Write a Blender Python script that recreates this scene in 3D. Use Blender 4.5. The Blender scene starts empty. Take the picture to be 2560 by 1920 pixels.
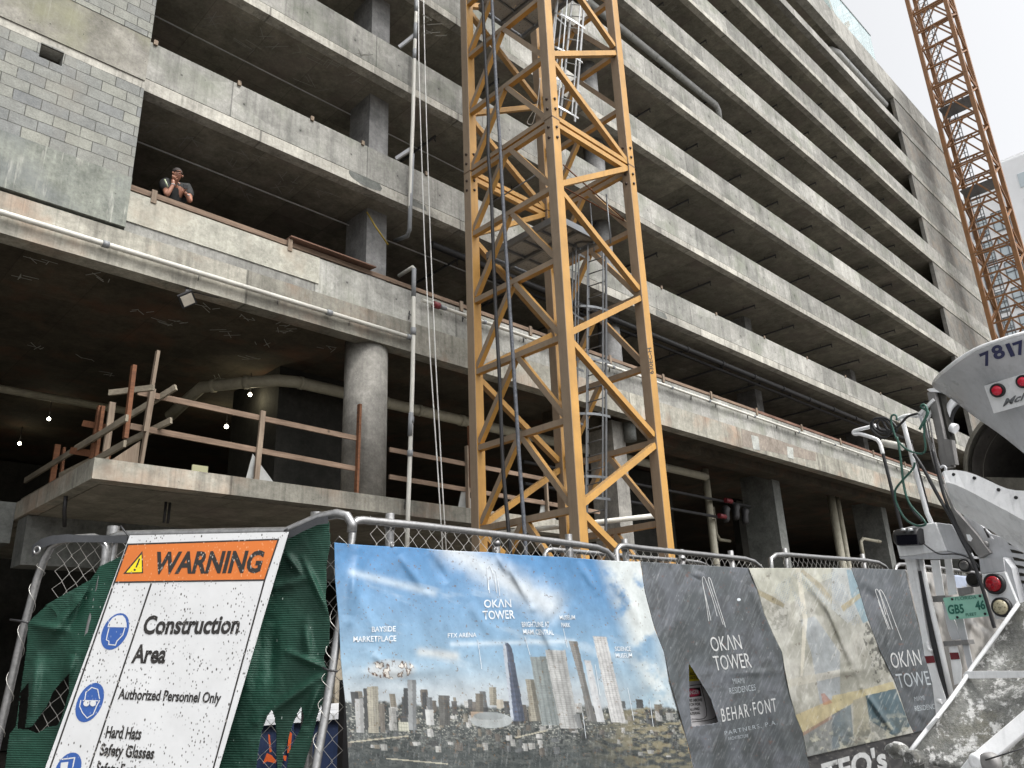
import bpy, bmesh, math, random
import numpy as np
from mathutils import Vector, Matrix
random.seed(7)
rad = math.radians
SC = bpy.context.scene
# ---------------------------------------------------------------- camera, sky, sun, exposure
F = 1996.94                       # focal length in pixels of the 2560 px wide photograph
# world axes written in camera axes: X along the garage front, Y into the garage, Z up
RW = np.array([[ 0.71631325, -0.20537653, -0.66687016],
               [-0.69673457, -0.26278301, -0.66746238],
               [-0.03816104,  0.94274364, -0.33132788]])
CAM = np.array([0.0, 0.0, 1.6])
cd = bpy.data.cameras.new('camera'); cam = bpy.data.objects.new('camera', cd)
SC.collection.objects.link(cam); SC.camera = cam
cd.sensor_width = 36.0; cd.lens = 36.0 * F / 2560.0; cd.clip_start = 0.05; cd.clip_end = 900
M = Matrix(((RW[0][0], RW[0][1], RW[0][2], 0), (RW[1][0], RW[1][1], RW[1][2], 0), (RW[2][0], RW[2][1], RW[2][2], 1.6), (0, 0, 0, 1)))
cam.matrix_world = M
SUN_EL, SUN_AZ = 55.0, -84.0      # azimuth of the sun measured from +X towards +Y
W = bpy.data.worlds.new('World'); SC.world = W; W.use_nodes = True
nt = W.node_tree; bg = nt.nodes['Background']
sky = nt.nodes.new('ShaderNodeTexSky'); sky.sky_type = 'NISHITA'; sky.sun_disc = False
sky.sun_elevation = rad(SUN_EL); sky.sun_rotation = rad(90 - SUN_AZ)
sky.dust_density = 6.0; sky.air_density = 1.0; sky.ozone_density = 0.6
hs = nt.nodes.new('ShaderNodeHueSaturation'); hs.inputs['Saturation'].default_value = 0.10; hs.inputs['Value'].default_value = 1.12   # cloud cover: nearly colourless sky
nt.links.new(sky.outputs[0], hs.inputs['Color']); nt.links.new(hs.outputs[0], bg.inputs[0])
bg.inputs[1].default_value = 0.15
sd = bpy.data.lights.new('sun', 'SUN'); sd.energy = 0.85; sd.angle = rad(12); sd.color = (1.0, 0.96, 0.9)
so = bpy.data.objects.new('sun', sd); SC.collection.objects.link(so)
sv = Vector((math.cos(rad(SUN_EL)) * math.cos(rad(SUN_AZ)), math.cos(rad(SUN_EL)) * math.sin(rad(SUN_AZ)), math.sin(rad(SUN_EL))))
so.rotation_euler = sv.to_track_quat('Z', 'Y').to_euler()
SC.view_settings.view_transform = 'Standard'; SC.view_settings.look = 'None'
SC.view_settings.exposure = 0.86; SC.view_settings.gamma = 1.0
SC.render.resolution_x = 1024; SC.render.resolution_y = 768
SC.cycles.max_bounces = 6

# ---------------------------------------------------------------- measuring helpers (sight lines of the photograph met with real planes)
def ray(u, v):
    d = RW @ np.array([u - 1280.0, -(v - 960.0), -F]); return d / np.linalg.norm(d)
def onY(u, v, y): r = ray(u, v); return CAM + r * (y / r[1])
def onX(u, v, x): r = ray(u, v); return CAM + r * (x / r[0])
def onZ(u, v, z): r = ray(u, v); return CAM + r * ((z - 1.6) / r[2])
class Plane:
    """a real plane in the scene: point p, normal n (towards the street); P(u,v,off) = point on it, off metres in front"""
    def __init__(s, p, n):
        s.p = np.array(p, float); s.n = np.array(n, float) / np.linalg.norm(n)
    def __call__(s, u, v, off=0.0):
        r = ray(u, v); t = ((s.p + s.n * off - CAM) @ s.n) / (r @ s.n); return CAM + r * t
def Kz(ox, oy, sc):
    return lambda x, y: (ox + x / sc, oy + y / sc)

# ---------------------------------------------------------------- object helpers
def link(o): SC.collection.objects.link(o); return o
def tag(o, label=None, cat=None, group=None, kind=None):
    if label: o['label'] = label
    if cat: o['category'] = cat
    if group: o['group'] = group
    if kind: o['kind'] = kind
    return o
def thing(name, label, cat, loc, group=None):
    o = bpy.data.objects.new(name, None); link(o); o.location = loc; o.empty_display_size = 0.2
    return tag(o, label, cat, group)
def adopt(o, parent):
    if parent is not None:
        o.parent = parent
        r = parent; t = Vector((0, 0, 0))
        while r is not None and r.type == 'EMPTY': t += r.location; r = r.parent
        if parent.type == 'EMPTY': o.matrix_parent_inverse = Matrix.Translation(-t)
    return o
class MB:
    def __init__(s): s.bm = bmesh.new()
    def face(s, pts):
        vs = [s.bm.verts.new(tuple(p)) for p in pts]
        return s.bm.faces.new(vs)
    def box(s, x0, x1, y0, y1, z0, z1):
        v = [s.bm.verts.new((x, y, z)) for z in (z0, z1) for y in (y0, y1) for x in (x0, x1)]
        for f in ((0,2,3,1),(4,5,7,6),(0,1,5,4),(2,6,7,3),(0,4,6,2),(1,3,7,5)): s.bm.faces.new([v[i] for i in f])
        return s
    def beam(s, p, q, w, h, up=(0, 0, 1)):
        p = Vector(p); q = Vector(q); d = (q - p).normalized(); u = Vector(up)
        if abs(d.dot(u)) > 0.98: u = Vector((0, 1, 0))
        a = d.cross(u).normalized() * w / 2; b = a.cross(d).normalized() * h / 2
        c = [e + i * a + j * b for e in (p, q) for (i, j) in ((-1, -1), (1, -1), (1, 1), (-1, 1))]
        v = [s.bm.verts.new(x) for x in c]
        for f in ((3,2,1,0),(4,5,6,7),(0,1,5,4),(1,2,6,5),(2,3,7,6),(3,0,4,7)): s.bm.faces.new([v[i] for i in f])
        return s
    def tube(s, pts, r, n=8, cap=True, closed=False):
        P = [Vector(p) for p in pts]; m = len(P); R = r if isinstance(r, (list, tuple)) else [r] * m
        rings = []; prev = None
        for i in range(m):
            if closed: d = P[(i + 1) % m] - P[i - 1]
            else: d = P[min(i + 1, m - 1)] - P[max(i - 1, 0)]
            if d.length < 1e-9: d = Vector((0, 0, 1))
            d.normalize()
            if prev is None:
                a = d.orthogonal().normalized()
            else:
                a = prev - d * prev.dot(d)
                a = a.normalized() if a.length > 1e-6 else d.orthogonal().normalized()
            prev = a; b = d.cross(a)
            rings.append([s.bm.verts.new(P[i] + (a * math.cos(2*math.pi*k/n) + b * math.sin(2*math.pi*k/n)) * R[i]) for k in range(n)])
        for i in range(m if closed else m - 1):
            A = rings[i]; B = rings[(i + 1) % m]
            for k in range(n):
                f = s.bm.faces.new((A[k], A[(k+1) % n], B[(k+1) % n], B[k])); f.smooth = True
        if cap and not closed:
            s.bm.faces.new(rings[0][::-1]); s.bm.faces.new(rings[-1])
        return s
    def lathe(s, c, axis, prof, n=24, cap=True):
        """prof = [(distance along axis, radius)]"""
        c = Vector(c); ax = Vector(axis).normalized(); a = ax.orthogonal().normalized(); b = ax.cross(a); rings = []
        for (t, r) in prof:
            rings.append([s.bm.verts.new(c + ax * t + (a * math.cos(2*math.pi*k/n) + b * math.sin(2*math.pi*k/n)) * r) for k in range(n)])
        for A, B in zip(rings, rings[1:]):
            for k in range(n):
                f = s.bm.faces.new((A[k], A[(k+1) % n], B[(k+1) % n], B[k])); f.smooth = True
        if cap: s.bm.faces.new(rings[0][::-1]); s.bm.faces.new(rings[-1])
        return s
    def prism(s, pts, ext):
        """polygon of 3D points extruded by vector ext"""
        e = Vector(ext); a = [s.bm.verts.new(tuple(p)) for p in pts]; b = [s.bm.verts.new(Vector(p) + e) for p in pts]
        s.bm.faces.new(a); s.bm.faces.new(b[::-1]); n = len(a)
        for i in range(n): s.bm.faces.new((a[(i+1) % n], a[i], b[i], b[(i+1) % n]))
        return s
    def build(s, name, m, parent=None, smooth=False, bevel=0):
        bmesh.ops.recalc_face_normals(s.bm, faces=s.bm.faces[:])
        me = bpy.data.meshes.new(name); s.bm.to_mesh(me); s.bm.free()
        if m is not None: me.materials.append(m)
        o = link(bpy.data.objects.new(name, me))
        if smooth:
            for p in me.polygons: p.use_smooth = True
        if bevel:
            b = o.modifiers.new('bevel', 'BEVEL'); b.width = bevel; b.segments = 1; b.limit_method = 'ANGLE'
        return adopt(o, parent)
def smoothpath(pts, k=4):
    P = [np.array(p, float) for p in pts]; out = []
    for i in range(len(P) - 1):
        p0 = P[max(i-1, 0)]; p1 = P[i]; p2 = P[i+1]; p3 = P[min(i+2, len(P)-1)]
        for j in range(k):
            t = j / k
            out.append(0.5 * (2*p1 + (p2-p0)*t + (2*p0-5*p1+4*p2-p3)*t*t + (3*p1-p0-3*p2+p3)*t**3))
    out.append(P[-1]); return out

# ---------------------------------------------------------------- materials
class NT:
    def __init__(s, name):
        s.m = bpy.data.materials.new(name); s.m.use_nodes = True; s.t = s.m.node_tree; s.b = s.t.nodes['Principled BSDF']
        s.tc = s.n('ShaderNodeTexCoord')
    def n(s, typ, **kw):
        x = s.t.nodes.new(typ)
        for k, v in kw.items():
            if k in x.inputs: s.set(x.inputs[k], v)
            else: setattr(x, k, v)
        return x
    def set(s, inp, v):
        if hasattr(v, 'is_output'): s.t.links.new(v, inp)
        else: inp.default_value = v
    def obj(s): return s.tc.outputs['Object']
    def mp(s, scale=(1, 1, 1), rot=(0, 0, 0), loc=(0, 0, 0), vec=None):
        x = s.n('ShaderNodeMapping'); s.set(x.inputs['Vector'], vec or s.obj())
        x.inputs['Scale'].default_value = scale; x.inputs['Rotation'].default_value = rot; x.inputs['Location'].default_value = loc
        return x.outputs[0]
    def noise(s, scale, detail=4, rough=.55, vec=None, dist=0):
        x = s.n('ShaderNodeTexNoise'); s.set(x.inputs['Vector'], vec or s.obj())
        x.inputs['Scale'].default_value = scale; x.inputs['Detail'].default_value = detail; x.inputs['Roughness'].default_value = rough
        x.inputs['Distortion'].default_value = dist
        return x.outputs[0]
    def vor(s, scale, vec=None, feat='F1', out='Distance'):
        x = s.n('ShaderNodeTexVoronoi'); x.feature = feat; s.set(x.inputs['Vector'], vec or s.obj()); x.inputs['Scale'].default_value = scale
        return x.outputs[out]
    def rng(s, v, a, b, c=0.0, d=1.0):
        x = s.n('ShaderNodeMapRange'); s.set(x.inputs[0], v)
        for i, k in enumerate((a, b, c, d)): x.inputs[i+1].default_value = k
        return x.outputs[0]
    def math(s, op, a, b=0.0):
        x = s.n('ShaderNodeMath'); x.operation = op; s.set(x.inputs[0], a); s.set(x.inputs[1], b); return x.outputs[0]
    def mix(s, f, a, b, mode='MIX'):
        x = s.n('ShaderNodeMix'); x.data_type = 'RGBA'; x.blend_type = mode
        s.set(x.inputs[0], f)
        for k, v in ((6, a), (7, b)):
            if isinstance(v, (tuple, list)) and len(v) == 3: v = (*v, 1)
            s.set(x.inputs[k], v)
        return x.outputs[2]
    def mul(s, c, f):                 # multiply colour by scalar socket
        x = s.n('ShaderNodeCombineXYZ')
        for i in range(3): s.set(x.inputs[i], f)
        return s.mix(1.0, c, x.outputs[0], 'MULTIPLY')
    def bump(s, h, dist=.01, strength=.6):
        x = s.n('ShaderNodeBump'); x.inputs['Strength'].default_value = strength; x.inputs['Distance'].default_value = dist
        s.set(x.inputs['Height'], h); s.set(s.b.inputs['Normal'], x.outputs[0])
    def fin(s, col, rough=.8, metal=0.0, spec=None):
        if isinstance(col, (tuple, list)) and len(col) == 3: col = (*col, 1)
        s.set(s.b.inputs['Base Color'], col); s.set(s.b.inputs['Roughness'], rough); s.set(s.b.inputs['Metallic'], metal)
        if spec is not None: s.b.inputs['Specular IOR Level'].default_value = spec
        return s.m
def conc(name, c1, c2, streak=.5, drip=.0, panel=0, pores=.5, seed=0, rough=.88, boards=0, tint=None):
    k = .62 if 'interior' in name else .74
    if name == 'soffit_concrete': k = .95
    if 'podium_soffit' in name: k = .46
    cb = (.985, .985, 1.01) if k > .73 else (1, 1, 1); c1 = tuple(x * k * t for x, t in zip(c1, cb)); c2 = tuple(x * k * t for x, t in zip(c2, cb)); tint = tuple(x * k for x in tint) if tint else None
    a = NT(name); o = a.mp(loc=(seed * 3.7, seed * 1.3, seed * 2.1))
    sep = a.n('ShaderNodeSeparateXYZ'); a.set(sep.inputs[0], a.obj())
    n1 = a.rng(a.noise(.5, 6, .62, o), .36, .64)
    col = a.mix(n1, c1, c2)
    n2 = a.noise(2.6, 9, .72, o)
    col = a.mul(col, a.rng(n2, .3, .72, .70, 1.22) if panel else a.rng(n2, .3, .72, .60, 1.32))
    n3 = a.noise(14, 7, .75, o)
    col = a.mul(col, a.rng(n3, .3, .7, .74, 1.2))
    if tint: col = a.mix(a.rng(a.noise(.9, 5, .6, a.mp(loc=(9 + seed, 4, 2))), .5, .7, 0, .75), col, tint)
    if streak:
        st = a.noise(1.0, 6, .7, a.mp((3.4, 3.4, .28), loc=(seed, 0, 0)))
        col = a.mul(col, a.rng(st, .48, .74, 1.0, 1 - .55 * streak))
        st2 = a.noise(1.0, 4, .7, a.mp((14, 14, .5), loc=(seed + 4, 0, 0)))
        col = a.mul(col, a.rng(st2, .5, .75, 1.0, 1 - .35 * streak))
    if drip:
        dr = a.noise(1.0, 5, .75, a.mp((9, 9, .7), loc=(seed + 8, 0, 3)))
        patch = a.rng(a.noise(1.3, 3, .5, a.mp(loc=(2, seed, 7))), .48, .62)
        col = a.mix(a.math('MULTIPLY', a.rng(dr, .55, .68, 0, .85 * drip), patch), col, (.46, .455, .41))
    if panel:
        px = a.math('ADD', a.math('DIVIDE', sep.outputs[0], panel), seed * .37)
        fl = a.math('FLOOR', px); wn = a.n('ShaderNodeTexWhiteNoise', noise_dimensions='1D'); a.set(wn.inputs['W'], fl)
        col = a.mul(col, a.rng(wn.outputs[0], 0, 1, .74, 1.18))
        fr = a.math('ABSOLUTE', a.math('SUBTRACT', a.math('SUBTRACT', px, fl), .5))
        col = a.mul(col, a.rng(fr, .4945, .498, 1.0, .5))
    if panel:                       # regular form-tie holes and odd darker pour patches
        tx = a.math('ABSOLUTE', a.math('SUBTRACT', a.math('FRACT', a.math('DIVIDE', sep.outputs[0], 1.22)), .5)); tz = a.math('ABSOLUTE', a.math('SUBTRACT', a.math('FRACT', a.math('DIVIDE', a.math('SUBTRACT', sep.outputs[2], 7.46), 3.05)), .5))
        hole = a.math('MULTIPLY', a.rng(tx, .012, .022, 1, 0), a.rng(tz, .0045, .009, 1, 0)); col = a.mul(col, a.rng(hole, 0, 1, 1, .4))
        halo = a.math('MULTIPLY', a.rng(tx, .02, .09, 1, 0), a.rng(tz, .008, .035, 1, 0)); col = a.mul(col, a.rng(a.math('MULTIPLY', halo, a.rng(a.noise(2.3, 2), .45, .6)), 0, 1, 1, .72))
        pt = a.vor(.55, a.mp((1, 1, 2.2), loc=(seed, 1, 1)), out='Color'); ps = a.n('ShaderNodeSeparateColor'); a.set(ps.inputs[0], pt); col = a.mul(col, a.rng(ps.outputs[0], .2, .95, .9, 1.12)); 
        dk = a.rng(a.noise(1.0, 5, .8, a.mp((1.1, 1, .5), loc=(seed + 3, 8, 1))), .60, .72, 0, 1); col = a.mul(col, a.rng(dk, 0, 1, 1.0, .62))
    if boards:
        bx = a.math('ABSOLUTE', a.math('SUBTRACT', a.math('FRACT', a.math('DIVIDE', sep.outputs[0], boards)), .5))
        by = a.math('ABSOLUTE', a.math('SUBTRACT', a.math('FRACT', a.math('DIVIDE', sep.outputs[1], boards * 2)), .5))
        ln = a.math('MAXIMUM', a.rng(bx, .49, .496, 0, 1), a.rng(by, .495, .498, 0, 1))
        col = a.mul(col, a.rng(ln, 0, 1, 1.0, .72))
        fl = a.math('ADD', a.math('FLOOR', a.math('DIVIDE', sep.outputs[0], boards)), a.math('MULTIPLY', a.math('FLOOR', a.math('DIVIDE', sep.outputs[1], boards * 2)), 7.3))
        wn = a.n('ShaderNodeTexWhiteNoise', noise_dimensions='1D'); a.set(wn.inputs['W'], fl)
        col = a.mul(col, a.rng(wn.outputs[0], 0, 1, .82, 1.15))
    h = n2
    if pores:
        v = a.vor(7, a.mp(loc=(seed, seed, 0))); pm = a.rng(v, .05, .1, 1, 0)
        gate = a.rng(a.noise(1.7, 2, .5, a.mp(loc=(seed, 5, 5))), .45, .6)
        pm = a.math('MULTIPLY', pm, gate)
        col = a.mul(col, a.rng(pm, 0, 1, 1.0, 1 - .6 * pores))
        v2 = a.rng(a.vor(26, a.mp(loc=(seed, 2, 0))), .1, .2, 1, 0)
        col = a.mul(col, a.rng(a.math('MULTIPLY', v2, gate), 0, 1, 1.0, 1 - .4 * pores))
        h = a.math('SUBTRACT', n2, pm)
    a.bump(a.math('ADD', h, a.math('MULTIPLY', n3, .5)), .012, .55)
    return a.fin(col, rough, 0, .25)
def paint(name, c, wear=.3, wc=(.25, .2, .15), rough=.45, dirt=.25, sc=1.0, metal=0.0):
    a = NT(name)
    n = a.noise(1.6 * sc, 6, .65); col = a.mul((*c, 1), a.rng(n, .3, .7, 1 - dirt, 1 + dirt * .4))
    st = a.noise(1.0, 5, .7, a.mp((12 * sc, 12 * sc, .8 * sc))); col = a.mul(col, a.rng(st, .5, .75, 1.0, 1 - dirt))
    ch = a.rng(a.noise(11 * sc, 5, .75), .66, .7, 0, wear); col = a.mix(ch, col, wc)
    a.bump(a.noise(30 * sc, 4), .003, .25)
    return a.fin(col, a.rng(n, .3, .7, rough - .1, rough + .15), metal)
def plain(name, c, rough=.6, metal=0.0, var=.2, sc=6.0):
    a = NT(name); n = a.noise(sc, 5, .65); col = a.mul((*c, 1), a.rng(n, .3, .7, 1 - var, 1 + var * .6))
    return a.fin(col, rough, metal)
def wood(name, c, c2, axis=0):
    a = NT(name); s = [22, 22, 22]; s[axis] = 1.6
    n = a.noise(1.0, 6, .65, a.mp(tuple(s)), .6); col = a.mix(a.rng(n, .35, .65), c, c2)
    n2 = a.noise(1.3, 4, .6); col = a.mul(col, a.rng(n2, .3, .7, .7, 1.2))
    kn = a.rng(a.vor(2.6), .05, .09, .45, 1.0); col = a.mul(col, kn)
    a.bump(n, .004, .5)
    return a.fin(col, .8, 0, .2)
def emit(name, c, k):
    a = NT(name); a.b.inputs['Base Color'].default_value = (*c, 1); a.b.inputs['Emission Color'].default_value = (*c, 1); a.b.inputs['Emission Strength'].default_value = k
    return a.m
MT = {}
MT['facade'] = conc('facade_concrete', (.32, .32, .285), (.50, .495, .45), .7, .6, 3.6, .6, 0, tint=(.30, .31, .25))
MT['facade2'] = conc('facade_concrete_upper', (.34, .335, .30), (.50, .49, .44), .6, .4, 2.9, .55, 3)
MT['edge'] = conc('slab_edge_concrete', (.40, .385, .335), (.60, .58, .50), .95, .5, 5.1, .75, 5)
MT['beamc'] = conc('podium_beam_concrete', (.33, .32, .265), (.48, .46, .385), .9, .35, 5.6, .35, 8, tint=(.42, .30, .22))
MT['rough'] = conc('rough_cast_concrete', (.26, .25, .205), (.46, .44, .39), .25, .3, 0, 1.0, 11, tint=(.30, .30, .20))
MT['patina'] = conc('weathered_grey_concrete', (.19, .205, .185), (.44, .46, .38), .5, 1.0, 0, .7, 13, tint=(.20, .215, .22))
MT['soffit'] = conc('soffit_concrete', (.185, .175, .14), (.27, .255, .205), 0, 0, 0, .3, 17, boards=1.22, tint=(.19, .16, .145))
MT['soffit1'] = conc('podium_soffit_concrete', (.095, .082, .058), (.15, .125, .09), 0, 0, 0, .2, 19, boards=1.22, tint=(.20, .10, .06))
MT['column'] = conc('column_concrete', (.30, .29, .26), (.40, .385, .34), .5, .1, 0, .2, 23)
MT['colgrey'] = conc('grey_column_concrete', (.25, .25, .24), (.31, .31, .30), .35, 0, 0, .1, 29)
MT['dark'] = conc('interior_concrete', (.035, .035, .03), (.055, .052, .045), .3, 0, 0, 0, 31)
MT['sidew'] = conc('grey_side_concrete', (.16, .17, .155), (.22, .225, .21), .3, 0, 0, .2, 33)
def cmu():
    a = NT('grey_block_masonry'); sep = a.n('ShaderNodeSeparateXYZ'); a.set(sep.inputs[0], a.obj())
    cb = a.n('ShaderNodeCombineXYZ'); a.set(cb.inputs[0], sep.outputs[0]); a.set(cb.inputs[1], sep.outputs[2])
    wob = a.n('ShaderNodeVectorMath', operation='ADD'); a.set(wob.inputs[0], cb.outputs[0])
    nz = a.n('ShaderNodeTexNoise'); nz.inputs['Scale'].default_value = 3; a.set(nz.inputs['Vector'], a.obj())
    vm = a.n('ShaderNodeVectorMath', operation='SCALE'); a.set(vm.inputs[0], nz.outputs['Color']); vm.inputs['Scale'].default_value = .02
    a.set(wob.inputs[1], vm.outputs[0])
    br = a.n('ShaderNodeTexBrick', offset=.5, squash=1.0); a.set(br.inputs['Vector'], wob.outputs[0])
    for k, v in (('Scale', 1.0), ('Mortar Size', .007), ('Mortar Smooth', .15), ('Bias', 0.0), ('Brick Width', .40), ('Row Height', .203)): br.inputs[k].default_value = v
    br.inputs['Color1'].default_value = (.175, .182, .182, 1); br.inputs['Color2'].default_value = (.245, .248, .218, 1); br.inputs['Mortar'].default_value = (.085, .085, .078, 1)
    col = br.outputs['Color']
    col = a.mul(col, a.rng(a.noise(3, 8, .75), .3, .7, .75, 1.22)); col = a.mul(col, a.rng(a.noise(40, 3, .6), .3, .7, .85, 1.15))
    col = a.mix(a.rng(a.noise(.9, 4, .6), .5, .7, 0, .5), col, (.235, .22, .19))
    mw = a.rng(a.noise(2.2, 5, .7, a.mp(loc=(3, 3, 3))), .56, .62, 0, 1); edge = a.rng(br.outputs['Fac'], .1, .9, 0, 1)
    col = a.mix(a.math('MULTIPLY', a.math('MULTIPLY', mw, edge), .35), col, (.36, .36, .33))
    a.bump(a.math('SUBTRACT', a.noise(20, 5, .7), a.math('MULTIPLY', br.outputs['Fac'], 1.2)), .012, .8)
    return a.fin(col, .92, 0, .2)
MT['cmu'] = cmu()
MT['cmu2'] = conc('tower_block_concrete', (.20, .195, .175), (.31, .30, .265), .3, .0, 0, .2, 41, tint=(.30, .25, .2))
def cranepaint():
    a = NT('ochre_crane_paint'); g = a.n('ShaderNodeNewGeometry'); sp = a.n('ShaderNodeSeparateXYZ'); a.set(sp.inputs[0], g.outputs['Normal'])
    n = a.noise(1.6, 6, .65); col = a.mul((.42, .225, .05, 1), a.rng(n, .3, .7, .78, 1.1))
    chalk_grey = a.rng(a.math('ADD', a.math('MULTIPLY', sp.outputs[0], -1.0), a.math('MULTIPLY', a.math('SUBTRACT', n, .5), .5)), .35, .8, 0, .86)   # faces turned towards -X are mixed to a grey taupe
    col = a.mix(chalk_grey, col, a.mul((.215, .178, .142, 1), a.rng(a.noise(3, 6, .7), .3, .7, .85, 1.15)))
    st = a.noise(1.0, 5, .7, a.mp((12, 12, .8))); col = a.mul(col, a.rng(st, .5, .75, 1.0, .78))
    ch = a.rng(a.noise(11, 5, .75), .66, .7, 0, .5); col = a.mix(ch, col, (.22, .10, .04))
    a.bump(a.noise(30, 4), .003, .25); return a.fin(col, .5)
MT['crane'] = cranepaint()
MT['crane2'] = paint('rusty_orange_crane_paint', (.25, .115, .04), .5, (.2, .08, .03), .5, .3)
MT['galv'] = NT('galvanised_steel'); 
_a = MT['galv']; _n = _a.noise(40, 5, .7); MT['galv'] = _a.fin(_a.mul((.30, .30, .30, 1), _a.rng(_n, .3, .7, .75, 1.2)), _a.rng(_a.noise(9, 4), .3, .7, .28, .5), .85)
MT['ladder'] = plain('grey_ladder_steel', (.17, .18, .19), .5, .5)
MT['alu'] = plain('pale_aluminium', (.55, .57, .58), .45, .5)
MT['pvc'] = paint('white_pvc', (.58, .57, .52), .15, (.4, .38, .32), .45, .18)
MT['pvcg'] = plain('grey_pvc', (.20, .21, .22), .5)
MT['pipe'] = plain('dusty_cream_pipe', (.34, .32, .25), .6)
MT['pipeg'] = plain('grey_duct_pipe', (.38, .39, .38), .55)
MT['black'] = plain('black_rubber', (.018, .018, .02), .5)
MT['blackp'] = plain('black_iron_pipe', (.02, .02, .022), .55)
MT['cable2'] = plain('dusty_grey_cable', (.10, .11, .13), .6, 0, .6, 20)
MT['rope'] = plain('white_rope', (.62, .62, .60), .8)
MT['red'] = plain('red_paint', (.15, .012, .018), .5)
MT['wx'] = wood('weathered_timber', (.23, .165, .12), (.13, .09, .065), 0)
MT['wz'] = wood('weathered_timber_post', (.25, .20, .15), (.16, .12, .09), 2)
MT['wy'] = wood('grey_timber', (.24, .21, .16), (.15, .13, .10), 1)
MT['wor'] = wood('orange_timber', (.17, .075, .038), (.10, .045, .025), 0)
MT['wred'] = wood('reddish_timber', (.19, .11, .08), (.12, .068, .05), 0)
MT['yel'] = plain('yellow_tape', (.34, .24, .03), .5)
MT['chalk_grey'] = plain('white_chalk', (.30, .30, .27), .9)
MT['white'] = paint('white_truck_paint', (.84, .85, .86), .3, (.2, .19, .18), .3, .18, 2.0)
MT['wgrey'] = paint('light_grey_truck_paint', (.52, .53, .55), .3, (.2, .19, .18), .35, .2, 2.0)
MT['steel'] = paint('dull_frame_steel', (.24, .235, .23), .5, (.1, .08, .07), .5, .4, 2.0, .3)
# ================================================================ ground
def slab_plane(name, x0, x1, y0, y1, z, m, kind='structure'):
    b = MB(); b.face([(x0, y0, z), (x1, y0, z), (x1, y1, z), (x0, y1, z)]); o = b.build(name, m); tag(o, kind=kind); return o
MT['asph'] = conc('street_asphalt', (.16, .16, .155), (.22, .215, .205), 0, 0, 0, .3, 51)
MT['dirt'] = conc('site_gravel', (.15, .135, .11), (.20, .18, .15), 0, 0, 0, .5, 53)
MT['walk'] = conc('sidewalk_concrete', (.36, .35, .33), (.44, .43, .40), 0, 0, 1.5, .2, 55)
slab_plane('ground', -400, 400, -400, 500, -0.15, MT['dirt'])
slab_plane('road', -300, 300, -14, 2.2, -0.146, MT['asph'])
b = MB().box(-120, 160, 2.2, 4.6, -.3, 0); tag(b.build('sidewalk', MT['walk']), kind='structure')
b = MB().box(-120, 160, 4.604, 12.3, -.3, -.02); tag(b.build('site_ground', MT['dirt']), kind='structure')

# ================================================================ parking garage under construction
XL, XE, XW = -12.0, 58.3, 48.7
G = thing('parking_garage', 'bare grey concrete parking garage with open floors behind the near tower crane', 'building', (20, 12.5, 0))
LV = [(7.88, 8.55, 9.30), (11.35, 11.60, 12.43), (14.45, 14.66, 15.56), (17.47, 17.70, 18.57), (20.52, 20.75, 21.62),
      (23.55, 23.80, 24.70), (26.64, 26.85, 27.74), (29.72, 29.98, 30.93)]
YF = 12.5
for i, (zb, zj, zt) in enumerate(LV):
    if i == 0:
        MB().box(XL, XE, YF, 12.83, zb, zj).build('spandrel_beam', MT['beamc'], G)
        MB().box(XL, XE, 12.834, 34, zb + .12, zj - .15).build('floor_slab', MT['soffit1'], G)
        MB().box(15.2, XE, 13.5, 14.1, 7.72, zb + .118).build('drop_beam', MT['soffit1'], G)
        MB().box(3.66, XW, YF + .015, 12.72, zj, zt).build('parapet', MT['facade'], G)
    else:
        MB().box(3.62 if i < 3 else XL, XE, YF, 12.75, zb, zj).build('slab_edge', MT['edge'], G)
        MB().box(XL, XE, 12.754, 34, zb, zj).build('floor_slab', MT['soffit'], G)
        x0 = 3.66 if i < 3 else XL
        MB().box(x0, XE, YF + .07, 12.74, zj + .001, zj + .03).build('joint', MT['dark'], G)
        MB().box(x0, XE, YF + .02, 12.72, zj + .031, zt).build('parapet', conc('parapet_concrete_%d' % i, (.33, .33, .295), (.51, .50, .45), .7, .5, 2.9 + .2 * (i % 3), .6, 60 + 3 * i, tint=(.25, .27, .21)) , G)
        if i < 3:
            MB().box(XL, 3.656, YF - .02, 12.72, zj - .06, zt + .03).build('parapet', MT['rough'], G)
            MB().box(XL, 3.616, YF + .003, 12.75, zb, zj - .064).build('slab_edge', MT['edge'], G)
MB().box(XL, XE, YF, 12.8, 32.95, 33.47).build('slab_edge', MT['facade2'], G)
MB().box(XL, XE, 12.804, 34, 32.95, 33.4).build('floor_slab', MT['soffit'], G)
MB().box(XL, XE, YF, 12.95, 35.55, 37.26).build('roof_parapet', MT['facade2'], G)
MB().box(XL, XE, 12.954, 34, 35.75, 36.1).build('roof_slab', MT['soffit'], G)
# blocked-up bays at the far end, and its end wall
tops = [z[0] for z in LV[1:]] + [32.95, 35.55]
bots = [z[2] for z in LV] + [33.47]
for z0, z1 in zip(bots, tops):
    MB().box(XW, XE - .004, YF + .035, 12.75, z0, z1).build('block_infill', MT['cmu2'], G)
MB().box(XE - .3, XE + .01, 12.83, 34, 0, 35.5).build('end_wall', MT['cmu2'], G)
MB().box(XW, XE, YF + .05, 12.8, 0, 7.87).build('end_wall', MT['cmu2'], G)
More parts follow.
